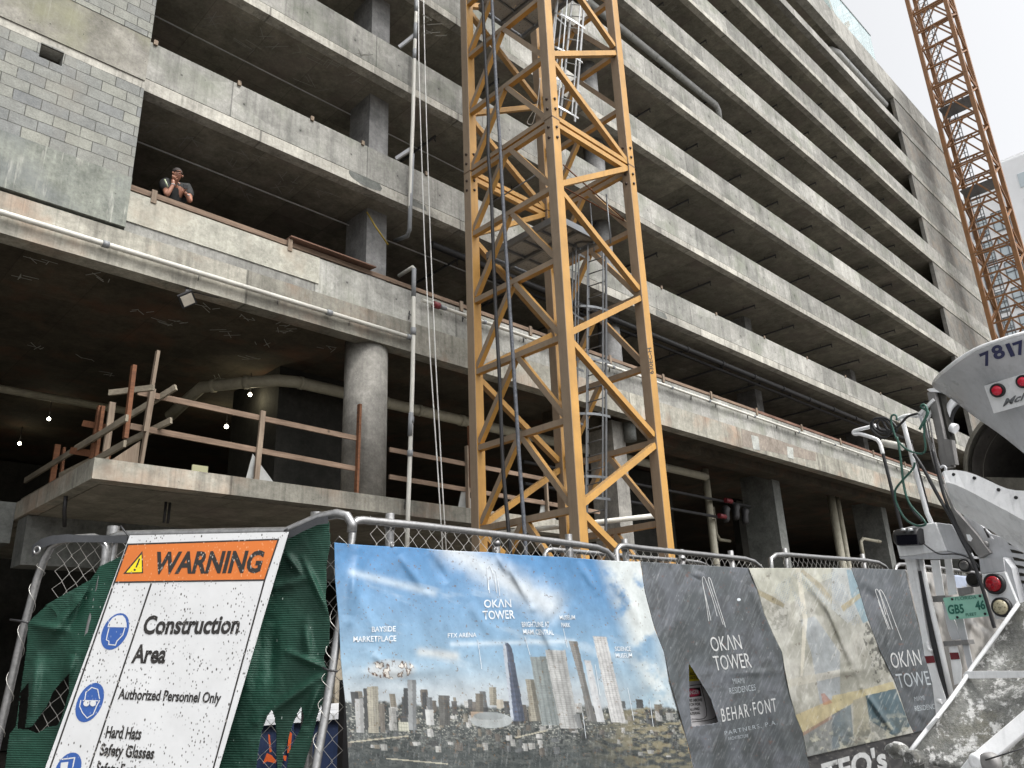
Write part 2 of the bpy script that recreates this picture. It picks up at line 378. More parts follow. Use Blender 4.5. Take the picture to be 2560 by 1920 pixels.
# masonry at the near left end; the lowest panel is weathered concrete, with one square opening left in the masonry
MB().box(XL, 3.66, YF - .035, 12.72, 8.60, 9.54).build('concrete_panel', MT['patina'], G)
h0 = onY(105, 108, YF); h1 = onY(158, 150, YF); hx0, hx1 = h0[0] - .02, h1[0] + .02; hz1, hz0 = 11.33, 10.72
hx0 = onY(99, 126, YF)[0]; hx1 = onY(156, 150, YF)[0]; hz1 = onY(102, 107, YF)[2]; hz0 = onY(153, 168, YF)[2]
bw = MB(); t = (YF - .03, 12.72)
for (a, b_, c, d) in ((XL, hx0, 9.54, 11.36), (hx1, 3.655, 9.54, 11.36), (hx0, hx1, 9.54, hz0), (hx0, hx1, hz1, 11.36)):
    bw.box(a, b_, t[0], t[1], c, d)
bw.build('block_wall', MT['cmu'], G)
for z0, z1 in ((12.46, 14.49), (15.6, 17.4)):
    MB().box(XL, 3.655, YF - .03, 12.72, z0, z1).build('block_wall', MT['cmu'], G)
# mezzanine slab with its beams
MB().box(3.69, 15.6, YF, 22, 4.42, 4.735).build('mezzanine_slab', MT['beamc'], G)
MB().box(3.9, 15.4, YF + .3, 21.8, 4.405, 4.418).build('mezzanine_soffit', MT['soffit'], G)
MB().box(3.74, 15.5, 15.9, 16.5, 3.55, 4.404).build('mezzanine_beam', MT['sidew'], G)
MB().box(3.2, 3.688, 16.6, 24, 4.0, 4.735).build('mezzanine_beam', MT['sidew'], G)
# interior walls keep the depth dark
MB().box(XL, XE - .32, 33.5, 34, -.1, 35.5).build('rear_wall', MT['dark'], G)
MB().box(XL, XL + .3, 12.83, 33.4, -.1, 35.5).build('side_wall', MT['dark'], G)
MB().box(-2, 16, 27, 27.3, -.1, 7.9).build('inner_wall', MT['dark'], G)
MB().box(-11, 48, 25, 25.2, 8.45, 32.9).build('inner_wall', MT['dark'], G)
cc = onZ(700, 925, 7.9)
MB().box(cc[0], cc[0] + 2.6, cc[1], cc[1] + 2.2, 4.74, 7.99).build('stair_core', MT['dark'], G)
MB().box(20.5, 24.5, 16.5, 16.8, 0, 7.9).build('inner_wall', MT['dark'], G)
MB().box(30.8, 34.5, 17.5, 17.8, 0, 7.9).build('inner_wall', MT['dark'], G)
# columns
def roundcol(x, y, r, z0, z1, m=None):
    b = MB().lathe((x, y, z0), (0, 0, 1), [(0, r), (z1 - z0, r)], 40); b.build('column', m or MT['column'], G)
roundcol(8.76, 13.0, .44, 4.735, 8.0)
MB().box(16.95, 17.5, 13.12, 13.98, -.1, 7.9).build('column', MT['column'], G)
roundcol(17.55, 12.98, .17, 7.35, 7.88, MT['sidew'])
for x in (27.4, 37.3, 46.5):
    MB().box(x, x + .55, 14.0, 15.3, -.1, 7.998).build('column', MT['sidew'], G)
for i, (zb, zj, zt) in enumerate(LV):
    z1 = LV[i + 1][0] if i + 1 < len(LV) else 32.95
    MB().box(8.77, 9.3, 13.12, 13.95, (zj if i else 8.4), z1).build('column', MT['colgrey'], G)
    roundcol(17.6, 13.45, .33, (zj if i else 8.4), z1, MT['colgrey'])
    for x in (27.5, 37.3, 46.6):
        MB().box(x, x + .5, 14.2, 15.0, (zj if i else 8.4), z1).build('column', MT['colgrey'], G)
# patches and fresh panels on the front
cA = Kz(1640, 900, 5.53); cB = Kz(800, 300, 5.53); cC = Kz(1640, 600, 5.53)
def patch(pts, K, m, y=YF):
    P = [onY(*K(*p), y - .004) for p in pts]; MB().prism(P, (0, .02, 0)).build('repair_patch', MT[m], G)
MT['pt1'] = conc('pale_repair', (.48, .50, .46), (.56, .57, .52), .3, 0, 0, .1, 81); MT['pt2'] = conc('dark_repair', (.17, .18, .165), (.24, .245, .22), .2, 0, 0, .3, 83); MT['pt3'] = conc('fresh_panel', (.50, .49, .41), (.58, .57, .48), .3, .2, 0, .5, 85, tint=(.46, .40, .32)); MT['pt4'] = conc('brown_panel', (.33, .285, .235), (.38, .335, .28), .7, 0, 0, .1, 87)
patch([(1180, 950), (1560, 1060), (2212, 1290), (2212, 1400), (1700, 1290), (1200, 1190)], cA, 'pt4')
MB().box(3.665, 7.28, YF - .007, YF + .012, 8.74, 9.298).build('fresh_panel', MT['pt3'], G)
for p in ([(1315, 1035), (1415, 1060), (1437, 1252), (1345, 1230)], [(1812, 1195), (1895, 1215), (1905, 1370), (1822, 1345)]): patch(p, cA, 'pt1', YF - .006)
patch([(400, 700), (430, 700), (520, 745), (640, 790), (760, 850), (825, 885), (860, 945), (835, 985), (700, 945), (560, 880), (440, 790), (405, 740)], cB, 'pt2')
patch([(0, 955), (120, 1010), (160, 1085), (150, 1095), (0, 1035)], cC, 'pt2'); patch([(1215, 1075), (1300, 1100), (1450, 1180), (1480, 1260), (1300, 1190), (1218, 1160)], cB, 'pt2')
# chalk setting-out marks left on the undersides
def chalk_grey(px, py, z, s=.12):
    ch = MB(); c = onZ(px, py, z); a0 = random.uniform(-.2, .2)
    for k in range(4):
        x = c[0] + random.uniform(-s, s) * 1.6; y = c[1] + random.uniform(-s, s) * .8; a = a0 + random.choice((0, 1.57, .8, 2.3)); L = random.uniform(.5, 1.4) * s
        dx, dy = math.cos(a) * L, math.sin(a) * L
        ch.beam((x - dx, y - dy, z - .003), (x + dx, y + dy, z - .003), .012, .004)
    ch.build('chalk_mark', MT['chalk_grey'], G)
c4 = Kz(0, 640, 2.572)
for p in ((200,150),(300,40),(660,140),(890,350),(1160,420),(1440,490),(1580,400),(1830,450),(1820,490),(1690,560),(230,580),(550,650),(1580,650),(2110,590),(1410,780),(1060,430),(700,760),(1330,330)):
    chalk_grey(*c4(*p), 7.998)
c1 = Kz(0, 0, 2.572)
for p in ((930,780),(1270,920),(1530,1080),(1600,1000),(1870,1140),(1800,1200),(1560,1240),(2100,1250)): chalk_grey(*c1(*p), 11.348, .16)
for p in ((1330,120),(1620,310),(1560,130),(2170,400),(1750,250),(1980,340),(2020,540)): chalk_grey(*c1(*p), 14.448, .18)
for p in ((835,165),(880,195),(905,140),(1075,55),(1085,80)): chalk_grey(*p, 14.448, .14)
for p in ((1670,20),(1655,30)): chalk_grey(*p, 26.6, .2)
# sleeves and hanger stubs under the mezzanine
for (u, v) in ((415, 1255), (425, 1257)):
    q = onZ(u, v, 4.40); MB().tube([q, (q[0], q[1], 4.05)], .022, 6).build('pipe_stub', MT['blackp'], G)
st = MB()
q = onZ(165, 1240, 4.4); st.tube([q, q + np.array([.02, .05, -.2]), q + np.array([.1, .2, -.45])], .03, 6)
st.build('pipe_stub', MT['blackp'], G)

# ---------------------------------------------------------------- service pipes
def pipe(name, pts, r, m, label, cat='pipe', group=None, collars=(), cm=None, cr=1.3, n=10):
    """a pipe run with its couplings as parts; collars = [(index along path 0..1, length)]"""
    P = [np.array(p, float) for p in pts]; c = P[0]
    t = thing(name, label, cat, c, group)
    MB().tube(P, r, n).build('pipe_run', m, t)
    L = [0.0]
    for a, b_ in zip(P, P[1:]): L.append(L[-1] + np.linalg.norm(b_ - a))
    def at(s):
        s *= L[-1]
        for i in range(len(P) - 1):
            if s <= L[i+1] + 1e-9:
                k = (s - L[i]) / max(L[i+1] - L[i], 1e-9); return P[i] + (P[i+1] - P[i]) * k, (P[i+1] - P[i]) / np.linalg.norm(P[i+1] - P[i])
        return P[-1], (P[-1] - P[-2]) / np.linalg.norm(P[-1] - P[-2])
    for s, l in collars:
        c, d = at(s); MB().tube([c - d * l / 2, c + d * l / 2], r * cr, n).build('coupling', cm or m, t)
    return t
def clamp(x, y, z, vert=True):
    b = MB(); s = .10
    b.beam((x - .01, y, z - s), (x + .01, y, z + s), .012, .02); b.beam((x - s*.6, y - .05, z + .02), (x + s*.6, y - .05, z - .02), .01, .01)
    b.tube([(x - .035, y - .05, z), (x, y - .085, z), (x + .035, y - .05, z), (x + .035, y + .04, z)], .006, 5)
    return b
y0 = 12.40
t = pipe('drain_pipe', [(-12, y0, 8.17), (9.52, y0, 8.145)], .045, MT['pvc'], 'long white pipe clamped low along the beam left of the riser', collars=[(.715, .1), (.905, .12), (.995, .16), (.625, .08)], cm=MT['pvcg'])
for x in (1.9, 4.95, 6.45, 8.0): clamp(x, YF, 8.15).build('clamp', MT['blackp'], t)
t = pipe('drain_pipe', [(9.75, y0, 9.10), (46, y0, 9.03)], .04, MT['pvc'], 'long white pipe clamped high on the parapet right of the riser', collars=[(.016, .16), (.05, .1), (.12, .1), (.18, .1), (.255, .1), (.31, .1), (.385, .1), (.47, .1), (.55, .1)], cm=MT['pvcg'])
MB().tube([(10.05, y0, 9.10), (10.22, y0, 9.10)], .075, 10).build('valve', MT['red'], t)
for k in range(18): clamp(11.0 + k * 1.75 + (k % 3) * .2, YF, 9.08).build('clamp', MT['blackp'], t)
U = lambda pts, y: [onY(u, v, y) for u, v in pts]
t = pipe('riser_pipe', U([(1042, -60), (1040, 40), (1036, 140), (1032, 300), (1028, 400), (1025.5, 500), (1024, 575)], 12.36) + [onY(1018, 590, 12.5), onY(988, 602, 13.2)], .045, MT['pvc'],
         'white and grey vertical pipe that bends inward above the podium parapet', collars=[(.12, .35), (.215, .5), (.30, .3)], cm=MT['pvcg'], cr=1.06)
MB().tube(U([(1031, 385), (1026, 500), (1024, 575)], 12.36) + [onY(1018, 590, 12.5), onY(988, 602, 13.2)], .049, 10).build('lower_length', MT['pvcg'], t)
for (u, v) in ((1031, 480),): q = onY(u, v, 12.36); clamp(q[0], YF, q[2]).build('clamp', MT['wgrey'], t)
for (ua, va, ub, vb) in ((998, 118, 1036, 88), (990, 397, 1028, 372)):
    MB().beam(onY(ua, va, 12.75), onY(ub, vb, 12.4), .05, .09).build('support_arm', MT['wgrey'], t)
t = pipe('riser_pipe', U([(997, 690)], 12.9) + U([(1032, 668)], 12.5) + U([(1035, 672), (1034, 740), (1033, 850), (1031, 950), (1027, 1080), (1021, 1250), (1016, 1420)], 12.36), .045, MT['pvc'],
         'white vertical pipe with an elbow at the podium rail', collars=[(.30, .16), (.58, .13), (.68, .13)], cm=MT['pvcg'])
MB().tube(U([(1035, 672), (1034, 742)], 12.36), .05, 10).build('upper_length', MT['pvcg'], t)
MB().tube(U([(1027.5, 1032), (1025, 1090)], 12.355), .05, 10).build('grey_sleeve', MT['pvcg'], t)
for (u, v) in ((1033, 783), (1023, 1258)): q = onY(u, v, 12.36); clamp(q[0], YF, q[2]).build('clamp', MT['blackp'], t)
# ceiling runs
pipe('ceiling_pipe', [onZ(425, 1040, 7.3), onZ(470, 998, 7.55), onZ(505, 968, 7.55), onZ(600, 957, 7.55), onZ(696, 951, 7.55), onZ(740, 955, 7.55), onZ(860, 982, 7.5), (13.2, 14.68, 7.5), (24, 14.68, 7.5)], .13, MT['pipe'],
     'large dusty cream pipe hung from the podium ceiling above the timber rail', collars=[(.10, .1), (.14, .12), (.20, .08), (.31, .1), (.36, .1), (.43, .12), (.5, .1)], cr=1.12, n=14)
pipe('ceiling_pipe', [(-3, 18.75, 7.5), (6.3, 18.8, 7.5)], .085, MT['pipe'], 'thin pale pipe under the podium ceiling at far left', collars=[(.62, .08)], cr=1.15)
pipe('ceiling_pipe', [(-6, 24.5, 5.6), (6.2, 24.5, 5.6)], .07, MT['pipe'], 'dim pale pipe low in the dark far left', collars=[(.7, .08)], cr=1.15)
q = [onZ(1560, 80, 23.1), onZ(1790, 268, 23.1)]
pipe('duct_pipe', [(q[0][0] - 6, q[0][1], 23.2), (q[1][0], q[1][1], 23.2), (q[1][0] + .25, q[1][1] + .05, 23.05), (q[1][0] + .3, q[1][1] + .1, 22.7)], .13, MT['pipeg'], 'thick grey duct ending in an elbow behind a middle floor parapet', collars=[(.5, .08), (.62, .08), (.74, .08), (.86, .08), (.93, .1)], cr=1.06, n=14)
a0 = onY(2092, 134, 13.1); a1 = onY(2199, 243, 13.1)
pipe('duct_pipe', [(a0[0] - .9, 13.9, a0[2] + .1), (a0[0] - .3, 13.3, a0[2] + .15), (a0[0], 13.1, a0[2]), (a1[0] + .6, 13.1, a0[2] - .05)], .26, MT['pipeg'], 'thick grey duct under the roof beside the blocked bays', collars=[(.3, .1), (.45, .1), (.6, .1), (.75, .1)], cr=1.06, n=14)
pipe('black_main', [(10.5, 13.0, 11.0), (40, 13.0, 11.0)], .085, MT['blackp'], 'fat black pipe running along under the first parking ceiling', collars=[(k/14., .12) for k in range(1, 14)], cr=1.25)
pipe('black_main', [(12.5, 13.45, 11.05), (36, 13.45, 11.05)], .05, MT['blackp'], 'thin black pipe running beside the fat one under the first ceiling')
# branch lines of the fire sprinklers, one per bay and floor
proto = None; nb = 0
def branch(x, y, z, L):
    global proto, nb
    if proto is None:
        t = thing('sprinkler_pipe', 'x', 'pipe', (0, 0, 0), 'sprinkler branch pipes under the parking ceilings')
        MB().tube([(0, 0, 0), (0, 11, 0)], .035, 6).build('pipe_run', MT['blackp'], t)
        MB().beam((0, .5, 0), (0, .5, .12), .02, .02).build('hanger', MT['blackp'], t)
        MB().tube([(0, .02, -.02), (0, .02, -.12), (.03, .02, -.14)], .018, 5).build('sprinkler_head', MT['blackp'], t)
        proto = t; o = t
    else:
        o = proto.copy(); SC.collection.objects.link(o)
        for c in proto.children:
            k = c.copy(); SC.collection.objects.link(k); k.parent = o; k.matrix_parent_inverse = c.matrix_parent_inverse.copy()
    o.location = (x, y, z); o['label'] = L
    nb += 1
for i, (zb, zj, zt) in enumerate(LV[1:8]):
    x = (11.6, 10.9, 13.2, 14.5, 16.1, 19.4, 25.0)[i]; kk = 0
    ORD = ('first', 'second', 'third', 'fourth', 'fifth', 'sixth', 'seventh', 'eighth', 'ninth', 'tenth', 'eleventh', 'twelfth', 'thirteenth', 'fourteenth', 'fifteenth')
    while x < 46:
        branch(x + random.uniform(-.12, .12), 13.2 + (.3 if i == 0 else 0) + random.uniform(-.05, .05), zb - .13, '%s black sprinkler pipe from the left under the %s parking ceiling from below' % (ORD[kk], ORD[i])); kk += 1
        x += 3.15 if i else 2.5
for cpts, z, lab in (([(342, 356), (500, 418), (700, 493), (860, 556)], 11.22, 'thin pale conduit under the ceiling above the leaning person'), ([(388, 38), (600, 147), (860, 280)], 14.32, 'thin pale conduit under the second parking ceiling at upper left')):
    P = [onZ(u, v, z) for u, v in cpts]; yy = float(np.mean([p[1] for p in P]))
    tag(MB().tube([(P[0][0] - 5, yy, z), (P[-1][0] + 6, yy, z)], .018, 6).build('conduit', MT['pipeg']), lab, 'conduit')
# pipes and valves low on the right, beyond the crane
pp = [onY(u, v, 15.0) for u, v in ((1795, 1215), (1800, 1260), (1815, 1395))]
pipe('standpipe', [(24.5, 15.0, 7.9), (24.5, 15.0, -.1)], .13, MT['pipe'], 'grey vertical pipe with black straps left of the ground floor column', collars=[(.42, .03), (.47, .03), (.52, .03)], cm=MT['blackp'], cr=1.05, n=14)
for k, (x, r) in enumerate(((33.6, .17), (34.2, .12))):
    pipe('standpipe', [(x, 14.6, 7.9), (x, 14.6, -.1)], r, MT['pipe'], ('fatter','thinner')[k] + ' of two paired vertical pipes between the ground floor columns', n=14, collars=[(.5, .05)], cr=1.06)
pipe('wall_pipe', [(26.4, 16.0, 6.9), (26.4, 16.0, 5.9), (26.6, 16.0, 5.7), (27.3, 16.0, 5.7)], .06, MT['pipe'], 'small pale bent pipe left of the ground floor column')
pipe('wall_pipe', [(34.9, 14.2, 5.2), (34.9, 14.2, 6.0), (35.2, 14.2, 6.15), (37.0, 14.2, 6.15)], .07, MT['pipe'], 'small pale bent pipe near the truck hopper', collars=[(.9, .08)], cr=1.2)
vv = thing('valve_set', 'black sprinkler valves with red fittings in the ground floor dark', 'valve', (24.2, 14.6, 6.6))
MB().tube([(15, 14.7, 6.75), (26.8, 14.7, 6.75)], .05, 8).build('pipe_run', MT['blackp'], vv)
MB().tube([(15, 14.7, 6.15), (25.2, 14.7, 6.15)], .05, 8).build('pipe_run', MT['blackp'], vv)
for x, z in ((25.6, 6.5), (26.2, 6.4), (24.9, 6.35)): MB().lathe((x, 14.65, z - .35), (.2, 0, 1), [(0, .08), (.1, .13), (.35, .12), (.5, .16), (.6, .07)], 10).build('valve_body', MT['blackp'], vv)
for x, z in ((25.15, 6.77), (24.6, 6.17)): MB().tube([(x - .2, 14.6, z), (x + .2, 14.6, z)], .085, 10).build('red_fitting', MT['red'], vv)

# ---------------------------------------------------------------- lamps in the dark podium
lampm = emit('lit_bulb', (1.0, .93, .72), 14); cage = MT['blackp']
for k, (u, v, z, lab) in enumerate(((122, 1047, 7.55, 'upper'), (48.6, 1108.5, 7.55, 'lower'), (625, 986, 7.5, 'larger'), (566, 1066, 7.5, 'smaller'))):
    q = onZ(u, v, z)
    t = thing('work_light', lab + (' of two bare lit bulbs in the dark at far left' if k < 2 else ' of two bare lit bulbs behind the timber rail'), 'light bulb', q)
    bm = MB(); s = .042 if k < 3 else .052
    bm.lathe((q[0], q[1], q[2] - s), (0, 0, 1), [(0, s*.2), (s*.3, s*.75), (s, s), (s*1.6, s*.6), (s*1.9, s*.35)], 12).build('bulb', lampm, t)
    MB().lathe((q[0], q[1], q[2] + s*.9), (0, 0, 1), [(0, s*.42), (s*1.2, s*.42), (s*1.5, s*.2)], 10).build('socket', cage, t)
    MB().tube([(q[0], q[1], q[2] + s*2), (q[0], q[1], 8.0)], .008, 5).build('cord', cage, t)
    ld = bpy.data.lights.new('bulb_light', 'POINT'); ld.energy = 5 if k > 1 else 1.5; ld.color = (1, .88, .6); ld.shadow_soft_size = .08
    lo = link(bpy.data.objects.new('bulb_light', ld)); lo.location = q + np.array([0, -.1, -.12])
q = onY(501, 1172, 18.0)
tag(MB().box(q[0] - .18, q[0] + .18, 18.0, 18.06, q[2] - .08, q[2] + .08).build('lit_window', emit('lit_opening', (.8, .78, .5), .25)), 'small pale lit opening low in the dark mezzanine', 'opening')
# flood light on the soffit edge
q = onZ(468, 748, 7.62)
t = thing('flood_light', 'square black flood lamp fixed under the podium beam edge', 'flood light', q)
ax = Vector((.10, -.75, -.65)).normalized(); a = Vector((1, .12, 0)).normalized(); bb = ax.cross(a).normalized()
a2 = (a + bb).normalized(); b2 = (bb - a).normalized(); qc = Vector(q)
def sq(h, d): return [qc + a2*i*h + b2*j*h + ax*d for i, j in ((-1,-1),(1,-1),(1,1),(-1,1))]
MB().prism(sq(.125, -.03), ax * .055).build('housing', MT['black'], t)
MB().prism(sq(.095, .026), ax * .006).build('glass', plain('lamp_glass', (.62, .58, .50), .3), t)
MB().beam(qc - ax * .03, (q[0] + .05, 12.62, 7.99), .05, .05).build('bracket', MT['black'], t)
MB().tube([(q[0] + .1, 12.6, 7.86), (q[0] + .5, 12.55, 7.86), (q[0] + .9, 12.6, 7.93)], .009, 5).build('cable', MT['black'], t)

# ---------------------------------------------------------------- timber guard rails
def timber(name, label, loc, parts, group=None):
    t = thing(name, label, 'guard rail', loc, group)
    for nm, p, q, w, h, m in parts: MB().beam(p, q, w, h).build(nm, MT[m], t)
    return t
Yr = 12.62
def yv(u, v, y=Yr): return onY(u, v, y)
timber('timber_guardrail', 'two-board timber guard rail on the mezzanine edge left of the round column', (6, Yr, 4.735), [
    ('rail', (4.22, Yr, 5.90), (8.35, Yr, 5.82), .04, .095, 'wx'), ('rail', (4.17, Yr, 5.33), (8.35, Yr, 5.22), .04, .095, 'wx'),
    ('post', (4.38, Yr - .05, 4.74), (4.44, Yr - .05, 5.98), .05, .09, 'wz'), ('post', (4.36, Yr - .1, 5.25), (4.42, Yr - .1, 6.62), .05, .08, 'wz'),
    ('post', (6.30, Yr - .05, 4.74), (6.34, Yr - .05, 5.98), .09, .05, 'wz'), ('post', (8.32, Yr - .05, 4.74), (8.34, Yr - .05, 6.5), .05, .09, 'wor')])
t = timber('timber_guardrail', 'two-board timber guard rail right of the round column, behind the crane', (12, Yr, 4.735), [
    ('rail', (9.1, Yr, 5.72), (15.5, Yr, 5.68), .04, .095, 'wx'), ('rail', (9.1, Yr, 5.17), (15.5, Yr, 5.10), .04, .095, 'wx'),
    ('post', (11.1, Yr - .05, 4.74), (11.1, Yr - .05, 6.1), .05, .09, 'wz'), ('post', (11.14, Yr - .1, 5.2), (11.14, Yr - .1, 6.55), .05, .08, 'wor'), ('post', (13.55, Yr - .05, 4.74), (13.55, Yr - .05, 5.95), .05, .09, 'wz')])
for x in (6.28, 11.05, 13.5):
    b = MB(); b.prism([(x - .1, Yr + .1, 4.736), (x + .35, Yr - .05, 4.736), (x - .05, Yr, 5.2)], (0, .02, 0)); tag(b.build('steel_bracket', MT['pipeg']), {6.28: 'grey triangular bracket at the foot of the rail post left of the round column', 11.05: 'grey triangular bracket at a rail post behind the left crane leg', 13.5: 'grey triangular bracket at the rail post behind the crane cables'}[x], 'bracket')
b = MB(); b.prism([(3.95, 12.75, 4.74), (4.35, Yr, 4.74), (4.35, Yr, 5.12)], (.0, .05, 0)); tag(b.build('timber_gusset', MT['wz']), 'pale plywood gusset at the mezzanine corner post', 'plywood')
xs = 3.86
timber('timber_guardrail', 'weathered timber guard rail running back along the mezzanine side', (xs, 13, 4.735), [
    ('rail', (xs, 9.95 + 1.9, 5.22), (xs, 17, 5.24), .04, .10, 'wy'), ('rail', (xs, 11.8, 4.82), (xs, 17, 4.84), .04, .10, 'wy'),
    ('rail', (xs + .45, 12.2, 5.88), (xs, 12.8, 5.86), .05, .09, 'wy'),
    ('post', (xs + .05, 12.75, 4.74), (xs + .05, 12.75, 5.7), .09, .05, 'wz'), ('post', (xs + .05, 13.2, 4.74), (xs + .05, 13.2, 5.75), .05, .09, 'wor'),
    ('post', (xs + .05, 15.4, 4.74), (xs + .05, 15.4, 5.6), .09, .05, 'wor')])
# two boards that stick out past the corner towards the street
for zz, lab in ((5.9, 'upper'), (5.35, 'lower')):
    p = onY(*( (440, 968) if zz > 5.5 else (428, 1051)), 12.35); q_ = onX(*((190, 1122) if zz > 5.5 else (150, 1190)), 3.86)
    tag(MB().beam(p, q_, .045, .10).build('timber_board', MT['wy']), lab + ' of two grey boards jutting past the mezzanine corner post', 'board')
timber('timber_trestle', 'orange-stained timber posts with two short boards at the mezzanine side', (3.8, 12.6, 4.735), [
    ('post', onX(335, 914, 3.95), onX(313, 1096, 3.95), .06, .09, 'wor'), ('post', onX(249, 1015, 3.9), onX(228, 1146, 3.9), .05, .08, 'wor'),
    ('board', onX(208, 1058, 3.8), onX(280, 1071, 3.8 + .25), .03, .10, 'wor'), ('board', onX(177, 1126, 3.8), onX(275, 1141, 3.8 + .3), .03, .11, 'wor'), ('post', onX(160, 1120, 3.9), onX(152, 1200, 3.9), .04, .08, 'wor')])
# podium parapet rail (its posts are fixed to the parapet face) and the one above it
t = timber('timber_guardrail', 'long brown timber rail along the podium parapet, the person leans on it', (20, 12.5, 9.3), [
    ('rail', (3.67, 12.58, 9.42), (9.2, 12.58, 9.42), .04, .10, 'wx'), ('rail', (9.2, 12.6, 9.43), (24, 12.6, 9.42), .04, .09, 'wx'), ('rail', (24.0, 12.6, 9.42), (46, 12.6, 9.42), .04, .09, 'wred')])
for x in (4.05, 6.62, 10.95, 13.2, 16.3, 18.75, 21.3, 24.1, 27.3, 30.5, 33.6, 37.0): MB().beam((x, 12.49, 9.22), (x, 12.49, 9.47), .09, .035).build('post', MT['wz'], t)
t = timber('timber_guardrail', 'thin reddish timber strip with small blocks along the second parapet', (20, 12.5, 12.43), [('rail', (3.7, 12.62, 12.45), (44, 12.62, 12.45), .05, .04, 'wred')])
for x in (3.75, 5.35, 6.95, 8.2, 9.95, 13.0, 16.1, 19.2, 22.3, 25.5, 28.8, 32.2, 35.8): MB().beam((x, 12.50, 12.39), (x, 12.50, 12.49), .07, .04).build('post', MT['wz'], t)
b = MB(); p0 = onY(723, 590, 12.5); p1 = onY(936, 664, 12.5)
b.prism([(p0[0], 12.42, 9.5), (p1[0], 12.42, 9.5), (p1[0] - .06, 12.78, 9.5), (p0[0], 12.78, 9.5)], (0, 0, .025))
tag(b.build('timber_plank', MT['wred']), 'flat reddish plank lying on the podium rail before the grey column', 'plank')
tag(MB().tube([onY(917, 530, 13.02), onY(938, 565, 12.95), onY(970, 612, 12.9)], .02, 6).build('yellow_strap', MT['yel']), 'yellow strap hanging diagonally across the grey column', 'strap')
# ropes hanging down the front
for k, (pts, lab) in enumerate((([(1046, -60), (1047, 150), (1051, 300), (1061, 600), (1076, 900), (1096, 1200), (1108, 1400)], 'left'), ([(1058, -60), (1061, 100), (1066, 300), (1076, 600), (1089, 900), (1105, 1200), (1117, 1400)], 'right'))):
    tag(MB().tube([onY(u, v, 12.15 - .0006 * max(0, v)) for u, v in pts], .013, 6).build('rope', MT['rope']), lab + ' one of two thin white ropes hanging beside the riser pipe', 'rope')

# glass balustrade on the roof
gl = thing('glass_balustrade', 'frameless glass balustrade on the roof edge', 'balustrade', (44, 12.7, 37.26))
gm = NT('roof_glass'); gm.b.inputs['Alpha'].default_value = .28; MT['glass'] = gm.fin((.55, .75, .76), .08); 
x = 24.0
while x < 47.3:
    x2 = min(x + 1.35, 47.4); MB().box(x + .02, x2 - .02, 12.68, 12.70, 37.3, 39.85).build('glass_pane', MT['glass'], gl); x += 1.35
MB().box(24, 47.45, 12.66, 12.72, 39.86, 39.95).build('top_rail', MT['pvcg'], gl)
MB().box(24, 47.45, 12.66, 12.72, 37.262, 37.34).build('base_shoe', MT['pvcg'], gl)
rt = thing('roof_brace', 'brown steel brace with dark beams standing behind the roof glass', 'brace', (46.5, 15, 37.26))
MB().beam((44.5, 14.5, 37.3), (49.5, 14.5, 43.5), .3, .3).build('strut', MT['crane2'], rt); MB().beam((49.0, 14.5, 37.3), (46.0, 14.5, 43.5), .35, .35).build('strut', MT['crane2'], rt)
MB().beam((40, 14.4, 40.2), (47, 14.4, 40.2), .35, .35).build('beam', plain('teal_steel', (.10, .17, .19), .5), rt)
